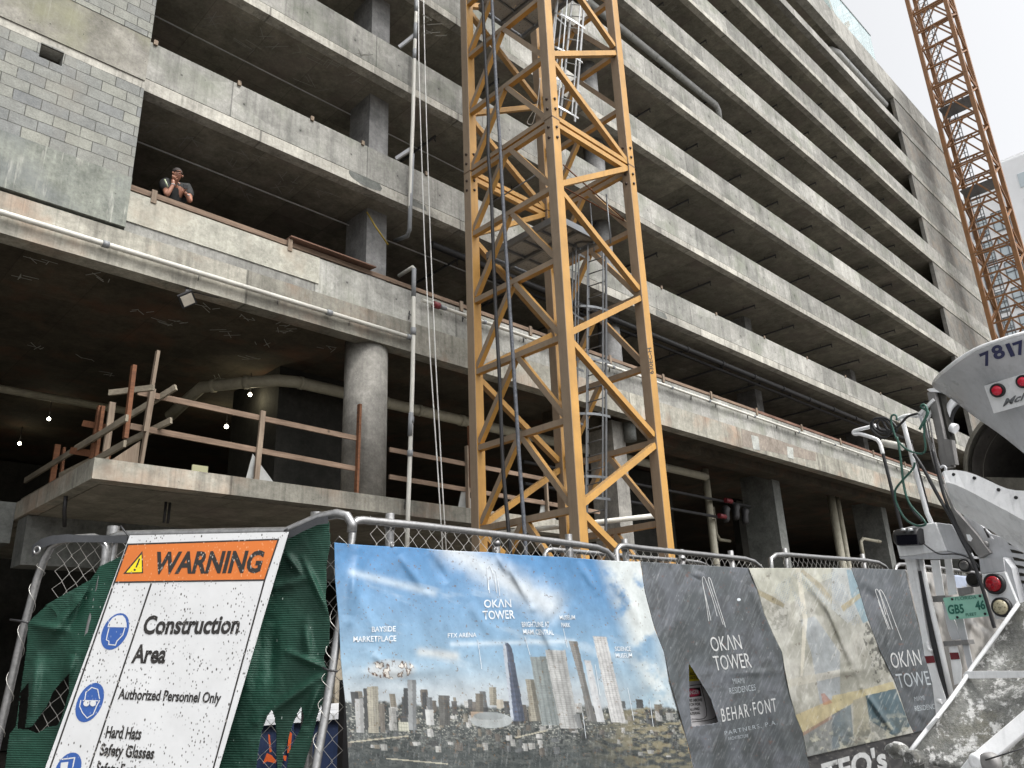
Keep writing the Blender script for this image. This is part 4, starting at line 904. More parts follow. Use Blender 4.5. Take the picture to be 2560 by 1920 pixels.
# --- blue skyline print
def art_blue(X, Y):
    zx = (X - 850) * 2.572; zy = (Y - 1280) * 2.572
    hor = 1210 + .02 * zx
    t = np.clip((zy - 180) / 1000, 0, 1)[..., None]
    C = lin((62, 132, 190)) * (1 - t) + lin((158, 188, 206)) * t
    C = C * (1 - .0) 
    dpt = sst(zx, 1300, 1800) * sst(900 - zy, 0, 500); C = blend(C, dpt * .5, lin((60, 128, 185)))
    n = fbm(zx / 420 + .3, (zy - .28 * zx) / 110, 3, 6)
    C = blend(C, sst(n, .60, .82) * .4, lin((214, 226, 234)))
    d, _ = seg(zx, zy, (700, 230), (1350, 600)); n2 = fbm(zx / 60, zy / 60, 9, 4)
    C = blend(C, np.exp(-(d / (60 + 50 * n2)) ** 2) * .85, lin((226, 232, 236)))
    d, _ = seg(zx, zy, (80, 390), (600, 520)); C = blend(C, np.exp(-(d / 26) ** 2) * .7, lin((205, 220, 232)))
    d, _ = seg(zx, zy, (720, 850), (1500, 830)); C = blend(C, np.exp(-(d / 16) ** 2) * .6, lin((215, 228, 238)))
    d, _ = seg(zx, zy, (520, 900), (740, 925)); C = blend(C, np.exp(-(d / 30) ** 2) * .6, lin((225, 222, 214)))
    c2 = sst(zx + .35 * (zy - 300) * -1, 1600, 1760) * sst(fbm(zx / 150, zy / 150, 21), .36, .58); C = blend(C, c2 * .95, lin((226, 232, 230)))
    C = blend(C, sst(zx - 1900 - .15 * (zy - 400), 0, 160) * .8, lin((215, 224, 226)))
    haze = sst(zy, 900, 1230) * sst(2100 - zx, 0, 500); C = blend(C, haze * .85, lin((188, 192, 194)))
    # ground with the city
    g = sst(zy - hor + 60 * (fbm(zx / 70, zy / 300, 33) - .5), 0, 24)
    n = fbm(zx / 60, zy / 22, 41, 5); n4 = fbm(zx / 12, zy / 7, 42, 3)
    low = blend(np.ones(C.shape) * lin((62, 68, 66)), sst(n, .35, .7), lin((98, 102, 98)))
    low = blend(low, sst(n4, .62, .72) * sst(1560 - zy, 0, 200) * .9, lin((196, 196, 186)))
    low = blend(low, sst(.42 - n4, 0, .1), lin((30, 34, 34)))
    low = blend(low, sst(zx, 1500, 2100) * sst(fbm(zx / 50, zy / 20, 55), .42, .6) * .8, lin((176, 166, 132)))
    low = blend(low, sst(zy, 1430, 1650) * .35, lin((58, 66, 66))) * .85
    C = C * (1 - g[..., None]) + low * g[..., None]
    def bld(xt0, xt1, yt, xb0, xb1, yb, c, stripes=0, dark=None, cap=0):
        nonlocal C
        k = np.clip((zy - yt) / (yb - yt), 0, 1); a = xt0 + (xb0 - xt0) * k; b = xt1 + (xb1 - xt1) * k; s = (zx - a) / (b - a)
        top = yt + (cap * (1 - np.sqrt(np.clip(1 - (2 * s - 1) ** 2, 0, 1))) if cap else 0)
        m = ((s > 0) & (s < 1) & (zy > top) & (zy < yb)).astype(float)
        col = np.ones(C.shape) * lin(c)
        col = col * .55 + col.mean(-1, keepdims=True) * .42
        if stripes: col = col * (1 - .20 * ((np.sin(zy * stripes * 1.6) > .1) & (s > .08) & (s < .92)))[..., None]; col = col * (1 - .22 * (np.sin(s * 26) > .4))[..., None]
        if dark is not None: col = np.where((s > .55)[..., None], col * dark, col)
        col = col * (.85 + .3 * fbm(zx / 14, zy / 14, 77, 3))[..., None]
        C = C * (1 - m[..., None]) + col * m[..., None]
    for i in range(170):                                    # small blocks along the horizon
        r = random.Random(i); x = r.uniform(30, 2180); w = r.uniform(14, 52); h = r.uniform(15, 105) * (1 if x < 1400 else .6); yb = hor_ = 1215 + .02 * x + r.uniform(10, 330); h = h * (.5 if yb > 1400 else 1)
        c = r.choice(((84, 86, 84), (60, 62, 62), (184, 184, 176), (206, 206, 200), (150, 138, 112), (110, 116, 118), (120, 108, 92)))
        bld(x, x + w, yb - h, x + .12 * h, x + w + .12 * h, yb, c, .5, .7)
    B = [(95,150,1200,105,155,1420,(168,170,168),.0,.7),(150,178,1135,160,190,1400,(56,58,58),.4,None),(172,245,1122,185,250,1420,(186,178,148),.45,.75),(250,285,1230,262,292,1418,(140,128,110),.4,.8),
         (396,428,1190,402,430,1400,(80,84,86),.5,.8),(432,490,1080,440,492,1402,(150,156,158),.0,.55),(408,436,1130,412,440,1300,(64,68,70),.4,None),(528,556,1160,532,560,1335,(66,68,70),.5,.8),
         (556,592,1190,566,598,1330,(120,126,130),.4,.7),(545,600,1270,556,606,1372,(204,206,204),.0,.8),(632,705,1180,640,706,1372,(96,94,86),.5,.6),(716,752,1215,722,756,1300,(96,92,88),.5,.7),
         (822,850,1205,826,852,1290,(84,84,80),.5,.8),(870,920,1168,874,922,1284,(124,112,88),.5,.55),(958,1004,1125,964,1010,1244,(176,166,136),.5,.6),(1006,1050,1205,1008,1054,1262,(196,184,156),0,.8),
         (840,920,1285,846,922,1342,(206,172,130),0,.8),(315,342,1320,320,346,1402,(206,206,200),.4,.8),(372,440,1352,378,446,1410,(200,200,170),.6,None),
         (1192,1250,1075,1230,1296,1345,(176,168,140),.5,.45),(1222,1342,930,1300,1420,1372,(150,166,164),.35,.8),(1318,1448,888,1418,1536,1392,(204,206,202),.28,.78),
         (1572,1612,955,1652,1704,1352,(200,204,208),0,.92),(1626,1712,800,1746,1838,1352,(216,216,214),.3,.9),(1500,1540,1300,1530,1560,1390,(150,155,155),.4,.8)]
    for (a, b, yt, a2, b2, yb, c, st, dk) in B: bld(a, b, yt, a2, b2, yb, c, st, dk)
    bld(1046, 1100, 840, 1112, 1192, 1345, (78, 98, 134), .12, .62, cap=60)
    bld(1046, 1066, 850, 1100, 1118, 1340, (176, 190, 208), 0, None, cap=20)
    bld(1470, 1526, 830, 1552, 1590, 1120, (150, 146, 138), .55, .6); bld(1552, 1590, 1120, 1592, 1648, 1345, (132, 130, 124), .4, .7)
    e = ((zx - 975) / 135) ** 2 + ((zy - 1340) / 50) ** 2; C = blend(C, (e < 1) * .9, lin((178, 184, 184)) ); C = blend(C, (((zx - 960) / 100) ** 2 + ((zy - 1312) / 26) ** 2) < 1, lin((150, 156, 156)))
    for (p, q) in (((300, 1585), (690, 1620)), ((60, 1480), (440, 1440)), ((1130, 1450), (1330, 1405))):
        d, _ = seg(zx, zy, p, q); C = blend(C, (d < 4) * .75, lin((206, 200, 178)))
    C = C * .92 + lin((176, 184, 190)) * .05; C = C * (.80 + .38 * fbm(zx / 120 - zy / 260, zy / 420, 88, 4))[..., None]
    # wear: white rub marks, a torn patch and brown specks
    C = blend(C, sst(fbm(zx / 5 + zy / 40, zy / 60, 91, 3), .62, .80) * sst(zy, 1000, 1500) * .22, lin((190, 194, 194)))
    C = blend(C, sst(fbm(zx / 14, zy / 14, 95, 3), .77, .80) * .8, lin((120, 96, 70)))
    d = ((zx - 330) / 150) ** 2 + ((zy - 1010) / 62) ** 2; nn = fbm(zx / 22, zy / 30, 99, 4)
    C = blend(C, sst(1.5 - d, 0, 1) * .5, lin((206, 200, 190))); C = blend(C, (d < 1) * sst(nn, .44, .56), lin((84, 56, 36))); C = blend(C, (d < 1) * sst(nn, .60, .64), lin((226, 222, 214)))
    return C
wb = [(z8(1030, 250), z8(1240, 620), 9, .022), (z8(1240, 620), z8(1420, 1000), 10, .018), (z8(370, 250), z8(560, 520), 12, .016), (z8(560, 250), z8(700, 480), 12, -.014), (z8(1000, 260), z8(1090, 420), 8, .014),
      (z8(820, 560), z8(1000, 820), 14, .010), (z8(1700, 320), z8(1980, 800), 13, .016), (z8(1520, 300), z8(1650, 520), 9, .012), (z8(60, 400), z8(300, 900), 20, .012), (z8(100, 1050), z8(700, 1010), 16, .010),
      (z8(200, 900), z8(330, 1010), 12, .012), (z8(620, 1180), z8(1000, 1330), 18, .008), (z8(1350, 900), z8(1600, 1500), 16, .012), (z8(1250, 820), z8(1480, 560), 12, -.008), (z8(1900, 900), z8(2100, 1400), 18, .012), (z8(120, 240), z8(60, 700), 14, .02)]
fw = folds(wb); wave1 = lambda X, Y: fw(X, Y) + .006 * (fbm(X / 90, Y / 90, 5) - .5) + .016 * np.sin(X / 48 + Y / 240) * np.clip((Y - 1350) / 400, 0, 1) + .004 * (fbm(X / 22, Y / 30, 15) - .5)
bn1 = sheet('banner', e1, e2, 560, 420, PR, .035, wave1, art_blue, MT['vinyl'], sag=2.0)
tag(bn1, 'wrinkled blue banner printed with a city skyline and white place names', 'banner', 'printed banners along the fence')
def sfn(wave, plane, base):
    def f(u, v, off=0.0): return tuple(raybulk(np.array([float(u)]), np.array([float(v)]), plane, base + off + wave(np.array([float(u)]), np.array([float(v)])))[0])
    return f
f1 = sfn(wave1, PR, .035)
def T(s, K, p0, p1, up, fn, m, par, **kw):
    a = K(*p0); b = K(*p1); o = K(0, 0); c = K(*up); decal_text(s, a, b, (c[0] - o[0], c[1] - o[1]), fn, MT[m], par, **kw)
for s, p0, p1, up in (('OKΛN', (928, 614), (1103, 611), (-4, -50)), ('TOWER', (922, 690), (1125, 684), (-6, -54)), ('BAYSIDE', (205, 771), (358, 767), (0, -34)), ('MARKETPLACE', (86, 836), (362, 830), (0, -36)),
                      ('FTX ARENA', (693, 808), (878, 803), (0, -28)), ('BRIGHTLINE AT', (1172, 739), (1350, 738), (-5, -33)), ('MIAMI CENTRAL', (1180, 786), (1376, 790), (-5, -33)), ('MUSEUM', (1415, 692), (1513, 690), (-4, -27)),
                      ('PARK', (1425, 739), (1482, 740), (-4, -27)), ('SCIENCE', (1770, 893), (1872, 893), (-4, -28)), ('MUSEUM', (1775, 936), (1880, 936), (-4, -28))):
    T(s, z8, p0, p1, up, f1, 'print', bn1, off=.0045, bold=.014)
def pline(lines, K, fn, w, m, par, name='emblem', off=.004):
    b = MB()
    for ln in lines:
        pts = [K(*p) for p in ln]; pts = [tuple(q) for q in smoothpath([np.array([x, y]) for x, y in pts], 4)]
        for p, q in zip(pts, pts[1:]):
            d = np.array(q) - np.array(p); L = np.hypot(*d)
            if L < 1e-6: continue
            n = np.array([-d[1], d[0]]) / L * w
            b.face([fn(p[0] + n[0], p[1] + n[1], off), fn(q[0] + n[0], q[1] + n[1], off), fn(q[0] - n[0], q[1] - n[1], off), fn(p[0] - n[0], p[1] - n[1], off)])
    return b.build(name, MT[m], par)
pline([[(962, 522), (950, 430), (946, 370), (960, 345), (978, 380), (990, 440)], [(955, 500), (952, 420)], [(1008, 520), (998, 440), (988, 390)], [(1028, 538), (1015, 440), (1003, 385), (990, 370)]], z8, f1, .9, 'print', bn1)
# pointer lines of the place names
pline([[(885, 820), (912, 1010)], [(1188, 800), (1222, 920)], [(1436, 750), (1462, 870)], [(1850, 1130), (1890, 1340)], [(1990, 1200), (2015, 1380)], [(1560, 1290), (1582, 1455)], [(1640, 980), (1672, 1180)]], z8, f1, .55, 'print', bn1, name='pointer_line')
for (u, v) in ((335, 208), (1000, 243)):
    q = f1(*z8(u, v), .006); MB().tube([Vector(q) + Vector((.011 * math.cos(a), 0, .011 * math.sin(a))) for a in np.linspace(0, 2*math.pi, 13)[:-1]], .004, 6, closed=True).build('grommet', MT['galv'], bn1)
# --- dark grey prints
def art_grey(seed, top=(86, 92, 96)):
    def f(X, Y):
        n = fbm(X / 120, Y / 120, seed, 5); C = blend(np.ones(X.shape + (3,)) * lin(top), sst(n, .3, .7) * .5, lin((66, 72, 72)))
        C = blend(C, sst(fbm(X / 60, Y / 90, seed + 3), .45, .65) * .6, lin((112, 116, 124))); C = blend(C, sst(fbm(X / 34, Y / 60, seed + 33), .5, .68) * .5, lin((58, 62, 62)))
        a = X + .42 * Y; C = blend(C, sst(fbm(a / 2.2, Y / 22, seed + 5, 3), .5, .8) * .26, lin((176, 180, 184)))
        C = blend(C, sst(fbm(a / 2.0, Y / 12, seed + 9, 2), .80, .88) * .5 * sst(fbm(X / 50, Y / 50, seed + 11), .45, .6), lin((206, 208, 208)))
        C = blend(C, sst(fbm(X / 40, Y / 26, seed + 15, 4), .66, .74) * .35, lin((52, 54, 52)))
        C = blend(C, sst(fbm(X / 9, Y / 9, seed + 21, 3), .78, .82) * .6, lin((120, 84, 72)))
        return C
    return f
w2 = folds([(k16(420, 830), k16(640, 1280), 8, .02), (k16(600, 100), k16(420, 420), 30, .012), (k16(900, 100), k16(1100, 560), 12, .014), (k16(700, 880), k16(1180, 860), 9, .010), (k16(140, 560), k16(420, 1500), 22, .012), (k16(1000, 1000), k16(1250, 1560), 16, .014), (k16(500, 20), k16(460, 90), 14, .014)])
wave2 = lambda X, Y: w2(X, Y) + .006 * (fbm(X / 80, Y / 80, 25) - .5) + .008 * np.sin(X / 60 - Y / 160)
slit = [k16(405, 795), k16(428, 825), k16(500, 940), k16(590, 1090), k16(625, 1200), k16(650, 1282), k16(540, 1300), k16(430, 1316), k16(412, 1150), k16(408, 960)]
e2b = [(x + 1, y) for x, y in e2]; e3b = e3[:-1] + [(2018, 1892), (2075, 2180)]
bn2 = sheet('banner', e2b, e3b, 260, 420, PR, .03, wave2, art_grey(101), MT['vinylm'], hole=[slit])
tag(bn2, 'dark grey scuffed banner with white tower logo, right of the blue one', 'banner', 'printed banners along the fence')
f2 = sfn(wave2, PR, .03)
for s, p0, p1, up, m in (('OKΛN', (600, 692), (850, 672), (-28, -120), 'printb'), ('TOWER', (628, 850), (930, 824), (-28, -122), 'printb'), ('MIAMI', (775, 962), (868, 955), (-10, -46), 'printf'), ('RESIDENCES', (746, 1046), (964, 1013), (-9, -50), 'printf'),
                         ('BEHAR·FONT', (684, 1277), (1138, 1188), (-17, -112), 'printb'), ('PARTNERS, P.A.', (705, 1388), (1140, 1296), (-6, -34), 'printf'), ('ARCHITECTURE', (732, 1430), (900, 1402), (-4, -26), 'printf')):
    T(s, k16, p0, p1, up, f2, m, bn2, off=.004, space=1.25 if 'BEHAR' in s or 'PART' in s else 1.0)
lg = [[(588, 435), (560, 300), (530, 180), (517, 100), (528, 72), (552, 118), (600, 250), (640, 400)], [(570, 440), (548, 280), (530, 180)], [(710, 492), (660, 330), (610, 170), (585, 92), (566, 86), (592, 180), (640, 320), (690, 470)]]
pline(lg, k16, f2, .75, 'printb', bn2)
q = [k16(820 + 16 * math.cos(a), 262 + 13 * math.sin(a)) for a in np.linspace(0, 6.28, 9)[:-1]]; b = MB(); b.face([f2(x, y, .004) for x, y in q]); b.build('paint_spot', MT['print'], bn2)
# --- pale terrace print
def art_pale(X, Y):
    n = fbm(X / 70, Y / 90, 201, 5); C = blend(np.ones(X.shape + (3,)) * lin((160, 160, 148)), sst(n, .3, .7), lin((204, 203, 194))); C = blend(C, sst(fbm(X / 22, Y / 40, 211, 4), .5, .66) * .5, lin((150, 148, 134)))
    def P(poly, c, k=1.0):
        nonlocal C; C = blend(C, inpoly(X, Y, [k16(*p) if K_ == 16 else k20(*p) for p in poly]) * k, lin(c))
    K_ = 16
    P([(900, 0), (1660, 0), (1660, 60), (1450, 130), (1250, 300), (1000, 180)], (210, 210, 194), .6)
    P([(1330, 430), (1450, 400), (1660, 700), (1660, 1100), (1500, 1150), (1420, 700)], (168, 178, 188), .6)
    P([(960, 170), (1110, 240), (1200, 300), (1190, 330), (1080, 280), (960, 210)], (168, 158, 128), .9)
    P([(1350, 10), (1500, 130), (1660, 330), (1660, 380), (1480, 180), (1330, 30)], (170, 160, 132), .8)
    P([(1290, 0), (1330, 0), (1390, 420), (1350, 900), (1330, 900), (1350, 420)], (236, 230, 212), .6)
    P([(1150, 940), (1660, 840), (1660, 900), (1200, 1000)], (206, 202, 188), .7)
    P([(1290, 1220), (1660, 1060), (1660, 1180), (1340, 1370)], (196, 182, 140), .85)
    P([(1340, 1370), (1660, 1180), (1660, 1210), (1350, 1395)], (158, 130, 112), .9)
    P([(1350, 1395), (1660, 1210), (1700, 1659), (1390, 1600)], (134, 138, 138), .8)
    P([(1500, 1040), (1530, 1040), (1600, 1120), (1520, 1140)], (176, 112, 84), .6)
    K_ = 20
    P([(0, 170), (150, 290), (210, 560), (110, 660), (0, 560)], (198, 204, 206), .6)
    P([(100, 290), (150, 290), (250, 640), (215, 660), (130, 460)], (126, 164, 182), .75)
    P([(0, 420), (110, 360), (150, 440), (20, 520)], (200, 190, 158), .0)
    P([(60, 540), (190, 450), (200, 480), (80, 580)], (178, 164, 124), .8)
    P([(0, 1160), (240, 1110), (420, 1060), (440, 1120), (250, 1150), (0, 1290)], (200, 188, 146), .85)
    P([(230, 1160), (440, 1110), (540, 1370), (430, 1440), (260, 1330)], (62, 96, 110), .9)
    P([(145, 1190), (235, 1160), (270, 1420), (150, 1450)], (170, 166, 146), .9)
    P([(0, 1290), (130, 1220), (150, 1480), (0, 1530)], (112, 128, 136), .8)
    # perforated screens: rows of small slots
    ru = (X * .9 + Y * .35); rv = (-X * .35 + Y * .9)
    slots = ((np.sin(ru * 1.15) > .2) & (np.sin(rv * 1.5) > .1)).astype(float)
    K_ = 16
    m = np.zeros(X.shape, bool)
    for poly in ([(1130, 140), (1250, 60), (1240, 260), (1190, 300), (1120, 200)], [(1270, 60), (1330, 20), (1660, 330), (1600, 350), (1380, 180)], [(1250, 120), (1330, 260), (1400, 380), (1370, 390), (1270, 240)], [(1500, 60), (1640, 20), (1660, 200), (1560, 190)]): m |= inpoly(X, Y, [k16(*p) for p in poly])
    for poly in ([(10, 400), (80, 380), (115, 480), (90, 520), (20, 500)], [(95, 530), (165, 545), (195, 650), (150, 680), (100, 620)]): m |= inpoly(X, Y, [k20(*p) for p in poly])
    C = blend(C, m * slots * .75, lin((140, 162, 182)))
    # palms and planting
    g = inpoly(X, Y, [k20(*p) for p in ((235, 640), (330, 800), (400, 1010), (300, 1090), (260, 900), (215, 760))])
    C = blend(C, g * sst(fbm(X / 5, Y / 8, 231, 3), .48, .56) * .85, lin((74, 74, 66)))
    g = inpoly(X, Y, [k16(*p) for p in ((980, 330), (1110, 290), (1230, 330), (1220, 480), (1120, 520), (1050, 430))]); C = blend(C, g * sst(fbm(X / 6, Y / 7, 233, 3), .5, .6) * .5, lin((130, 130, 118)))
    low = sst(Y - (1835 - .2 * (X - 2000)), -30, 40); C = blend(C, low * sst(fbm(X / 10, Y / 12, 241, 4), .46, .6) * .6, lin((86, 92, 86))); C = blend(C, low * sst(fbm(X / 12, Y / 12, 243, 3), .6, .7) * .7, lin((206, 204, 184)))
    C = C * (.72 + .4 * fbm(X / 12, Y / 18, 249, 5))[..., None]; C = blend(C, sst(fbm(X / 14, Y / 14, 245, 3), .77, .8) * .6, lin((96, 84, 70))); C = blend(C, sst(fbm((X + .4 * Y) / 3, Y / 26, 247, 3), .66, .76) * .35, lin((236, 236, 230)))
    return C
w3 = folds([(z9(880, 440), z9(1170, 1130), 9, .030), (z9(1170, 1130), z9(1390, 1440), 7, .030), (z9(720, 380), z9(690, 900), 18, -.02), (z9(860, 640), z9(830, 860), 14, .016), (z9(620, 800), z9(740, 1320), 18, .016), (z9(760, 360), z9(1000, 700), 10, .02), (z9(900, 1050), z9(1240, 1010), 10, .010),
            (z9(1000, 1200), z9(1120, 1500), 12, .016), (z9(560, 400), z9(660, 640), 14, .016), (z9(1060, 420), z9(1180, 800), 12, .014)])
wave3 = lambda X, Y: w3(X, Y) + .008 * (fbm(X / 60, Y / 80, 35) - .5) + .010 * np.sin(X / 42 + Y / 200)
e3c = [(x + .6, y) for x, y in e3]
bn3 = sheet('banner', e3c, e4, 240, 320, PR, .03, wave3, art_pale, MT['vinyl'])
tag(bn3, 'cream banner printed with a white terrace and pool, between two dark grey ones', 'banner', 'printed banners along the fence')
w4 = folds([(z9(1150, 420), z9(1330, 560), 14, .016), (z9(1280, 600), z9(1380, 960), 12, .02), (z9(1210, 1190), z9(1390, 1430), 8, .02), (z9(1500, 1250), z9(1610, 1360), 10, .016), (z9(1400, 1050), z9(1560, 1330), 14, -.014)])
wave4 = lambda X, Y: w4(X, Y) + .006 * (fbm(X / 60, Y / 60, 45) - .5)
bn4 = sheet('banner', [(x + .6, y) for x, y in e4], e5, 160, 300, PR, .03, wave4, art_grey(151, (80, 86, 92)), MT['vinylm'])
tag(bn4, 'darker grey banner with white tower logo beside the truck post', 'banner', 'printed banners along the fence')
f4 = sfn(wave4, PR, .03)
for s, p0, p1, up, m in (('OKΛN', (418, 970), (622, 945), (-24, -108), 'printb'), ('TOWER', (462, 1106), (735, 1078), (-26, -98), 'printf'), ('MIAMI', (572, 1198), (640, 1188), (-6, -32), 'printf'), ('RESIDENCES', (575, 1266), (745, 1246), (-6, -36), 'printf')):
    T(s, k20, p0, p1, up, f4, m, bn4, off=.004)
pline([[(402, 700), (345, 560), (312, 470), (300, 432), (312, 424), (335, 470), (372, 600)], [(392, 700), (350, 590), (318, 500)], [(482, 775), (430, 640), (378, 500), (345, 436), (330, 440), (372, 560), (420, 700)]], k20, f4, .75, 'printb', bn4)
# --- black lower banner with big letters, and a silver screen beyond
def art_black(X, Y): 
    C = np.ones(X.shape + (3,)) * lin((52, 52, 54)); C = blend(C, sst(fbm(X / 20, Y / 12, 301, 5), .5, .65) * .5, lin((100, 98, 96))); return blend(C, sst(fbm(X / 4, Y / 4, 303, 3), .68, .74) * .5, lin((150, 146, 140)))
wave5 = lambda X, Y: .006 * (fbm(X / 40, Y / 30, 65) - .5)
bn5 = sheet('banner', [(1842, 1935), (1860, 2190)], [(2420, 1790), (2470, 2190)], 180, 100, PR, .008, wave5, art_black, MT['vinylm'])
tag(bn5, 'black lower banner with big pale letters under the cream banner', 'banner', 'printed banners along the fence')
f5 = sfn(wave5, PR, .008); K195 = Kz(1950, 1780, 7.373)
T("TEO's", K195, (815, 1370), (1985, 1030), (-60, -400), f5, 'printb', bn5, bold=.035, off=.004)
def art_silver(X, Y):
    C = blend(np.ones(X.shape + (3,)) * lin((96, 94, 90)), sst(fbm(X / 16, Y / 40, 311, 4), .4, .65), lin((168, 164, 158))); return blend(C, inpoly(X, Y, [k8r(1440, 1090), k8r(1640, 1100), k8r(1600, 1260), k8r(1500, 1280)]) * .8, lin((176, 190, 216)))
w6 = folds([(k8r(1200, 1150), k8r(1280, 1350), 8, .03), (k8r(1330, 1100), k8r(1400, 1340), 8, .03), (k8r(1250, 1450), k8r(1330, 1650), 8, .03), (k20(930, 620), k20(1040, 760), 8, .03), (k20(980, 620), k20(1090, 720), 7, -.03), (k20(880, 700), k20(990, 860), 10, .03)])
wave6 = lambda X, Y: w6(X, Y) + .02 * (fbm(X / 20, Y / 50, 75) - .5)
bn6 = sheet('privacy_screen', [(x + .6, y) for x, y in e5] + [(2420, 2180)], [(2620, 1462), (2760, 2180)], 150, 150, PR, .012, wave6, art_silver, MT['vinyl'])
tag(bn6, 'crumpled silver-grey screen on the fence behind the truck ladder', 'screen')
# --- danger sign seen through the slit in the grey banner
PS = Plane(PR(1760, 1740, -.09), (-.12, -1, .0)); kd = Kz(1680, 1640, 8.294)
MT['dsw'] = plain('grey_white_sign', (.44, .43, .44), .5, 0, .1); MT['dsy'] = plain('yellow_sign', (.60, .50, .02), .5, 0, .1); MT['dsr'] = plain('dark_red', (.28, .02, .05), .5)
def poly(pts, K, plane, off, m, parent, name, thick=0.0):
    P = [plane(*K(*p), off) for p in pts]; b = MB()
    if thick: b.prism(P, tuple(-plane.n * thick))
    else: b.face(P)
    return b.build(name, MT[m] if isinstance(m, str) else m, parent)
dsg = thing('danger_sign', 'small yellow and white danger sign seen through the slit in the grey banner', 'sign', PS(1760, 1740))
poly([(120, 540), (780, 500), (1010, 1420), (380, 1500), (210, 1400)], kd, PS, 0, 'dsw', dsg, 'white_board', .003)
poly([(100, 160), (700, 120), (735, 500), (130, 540)], kd, PS, .001, 'dsy', dsg, 'yellow_board', .003)
poly([(240, 680), (580, 650), (615, 830), (270, 870)], kd, PS, .003, 'black', dsg, 'black_field')
poly([(260 + 160 + 165*math.cos(a), 760 + 85*math.sin(a)) for a in np.linspace(0, 6.28, 20)[:-1]], kd, PS, .005, 'dsr', dsg, 'red_oval')
for s, p0, p1, up, m in (('DANGER', (290, 800), (560, 780), (-6, -80), 'dsw'), ('WORKERS ABOVE', (150, 965), (625, 935), (-5, -56), 'ink'), ('WATCH FOR', (255, 1050), (590, 1020), (-5, -56), 'ink'), ('FALLING', (330, 1140), (570, 1112), (-5, -56), 'ink'), ('MATERIAL', (330, 1232), (590, 1200), (-5, -56), 'ink'),
                         ('ALL', (370, 400), (480, 388), (-2, -62), 'ink'), ('VISITORS', (330, 485), (620, 462), (-2, -52), 'ink')):
    T(s, kd, p0, p1, up, PS, m, dsg, bold=.02, off=.006, cuts=2)
pline([[(370, 615), (575, 595), (610, 640), (715, 1245), (410, 1305)], [(640, 640), (840, 960), (900, 1280), (420, 1365)]], kd, PS, .8, 'ink', dsg, 'border_line', .005)
# --- green mesh screens
def green(name):
    a = NT(name); sep = a.n('ShaderNodeSeparateXYZ'); a.set(sep.inputs[0], a.obj())
    w = a.math('SINE', a.math('MULTIPLY', a.math('ADD', sep.outputs[2], a.math('MULTIPLY', sep.outputs[0], .05)), 560.0)); wn = a.rng(w, -1, 1, .72, 1.15)
    col = a.mul((.008, .040, .026, 1), wn); n = a.noise(2.2, 5, .6); col = a.mul(col, a.rng(n, .3, .7, .6, 1.5))
    dust = a.rng(a.noise(1, 5, .7, a.mp((3, 3, 6))), .52, .75, 0, .22); col = a.mix(dust, col, (.10, .19, .155))
    sp = a.rng(a.vor(1.0, a.mp((34, 34, 15))), .07, .11, 1, 0); gate = a.rng(a.noise(3, 3, .5), .5, .58); col = a.mix(a.math('MULTIPLY', a.math('MULTIPLY', sp, gate), .8), col, (.40, .46, .43))
    a.bump(w, .002, .5)
    return a.fin(col, .6, 0, .3)
MT['green'] = green('green_shade_mesh')
Zp = lambda L: [z7(*p) for p in L]
gl_ = [(180, 710), (290, 608), (370, 625), (480, 540), (580, 440), (640, 350), (745, 300), (930, 220), (930, 2350), (-180, 2350), (-20, 1900), (30, 1646), (60, 1430), (100, 1380), (125, 1200), (150, 1020), (170, 880)]
h1_ = Zp([(185, 1095), (178, 1250), (160, 1390), (205, 1380), (300, 1250), (340, 1160), (395, 1090), (445, 1040), (440, 1170), (395, 1320), (370, 1372), (300, 1385), (240, 1425), (180, 1400), (110, 1395), (130, 1160)])
wg = folds([(z7(560, 520), z7(200, 900), 20, .03), (z7(600, 420), z7(420, 800), 14, -.02), (z7(180, 720), z7(420, 760), 10, .02), (z7(250, 900), z7(180, 1350), 14, .03), (z7(480, 900), z7(420, 1100), 14, .03)])
waveg = lambda X, Y: wg(X, Y) + .03 * (fbm(X / 70, Y / 110, 85) - .5)
g1 = sheet('privacy_screen', [(-80, 1330), (-80, 2200)], [(370, 1330), (370, 2200)], 260, 480, PL, .03, waveg, None, MT['green'], keep=Zp(gl_), hole=[h1_])
tag(g1, 'torn dark green mesh screen left of the warning sign', 'screen')
MT['hem'] = paint('black_hem', (.03, .032, .036), .5, (.3, .3, .3), .5, .3, 3)
fp = folds([]); wavep = lambda X, Y: .02 + .03 * (fbm(X / 40, Y / 40, 86) - .5) + 0 * X
g1b = sheet('folded_flap', [(100, 1430), (100, 1580)], [(235, 1430), (235, 1580)], 90, 100, PL, .05, wavep, None, MT['green'], g1, keep=Zp([(290, 600), (580, 436), (560, 500), (520, 570), (395, 722), (372, 690), (350, 640), (320, 615)]))
b = MB(); hp = [z7(*p) for p in ((205, 255), (260, 205), (330, 180), (430, 168), (520, 172), (640, 172), (760, 176), (830, 178))]
hw = [14, 12, 11, 10, 9, 9, 9, 9]
P_ = [(PL(u, v - h, .03), PL(u, v + h, .045)) for (u, v), h in zip(hp, hw)]
for (a, c), (d, e) in zip(P_, P_[1:]): b.face([a, c, e, d])
hm = b.build('black_hem', MT['hem'], None); tag(hm, 'loose black hem strip with an eyelet on the far left fence corner', 'hem strip')
q = PL(*z7(238, 245), .06); MB().tube([Vector(q) + Vector((.02 * math.cos(a) * .53, -.02 * math.cos(a) * .84, .02 * math.sin(a))) for a in np.linspace(0, 2*math.pi, 13)[:-1]], .006, 6, closed=True).build('eyelet', MT['galv'], hm)
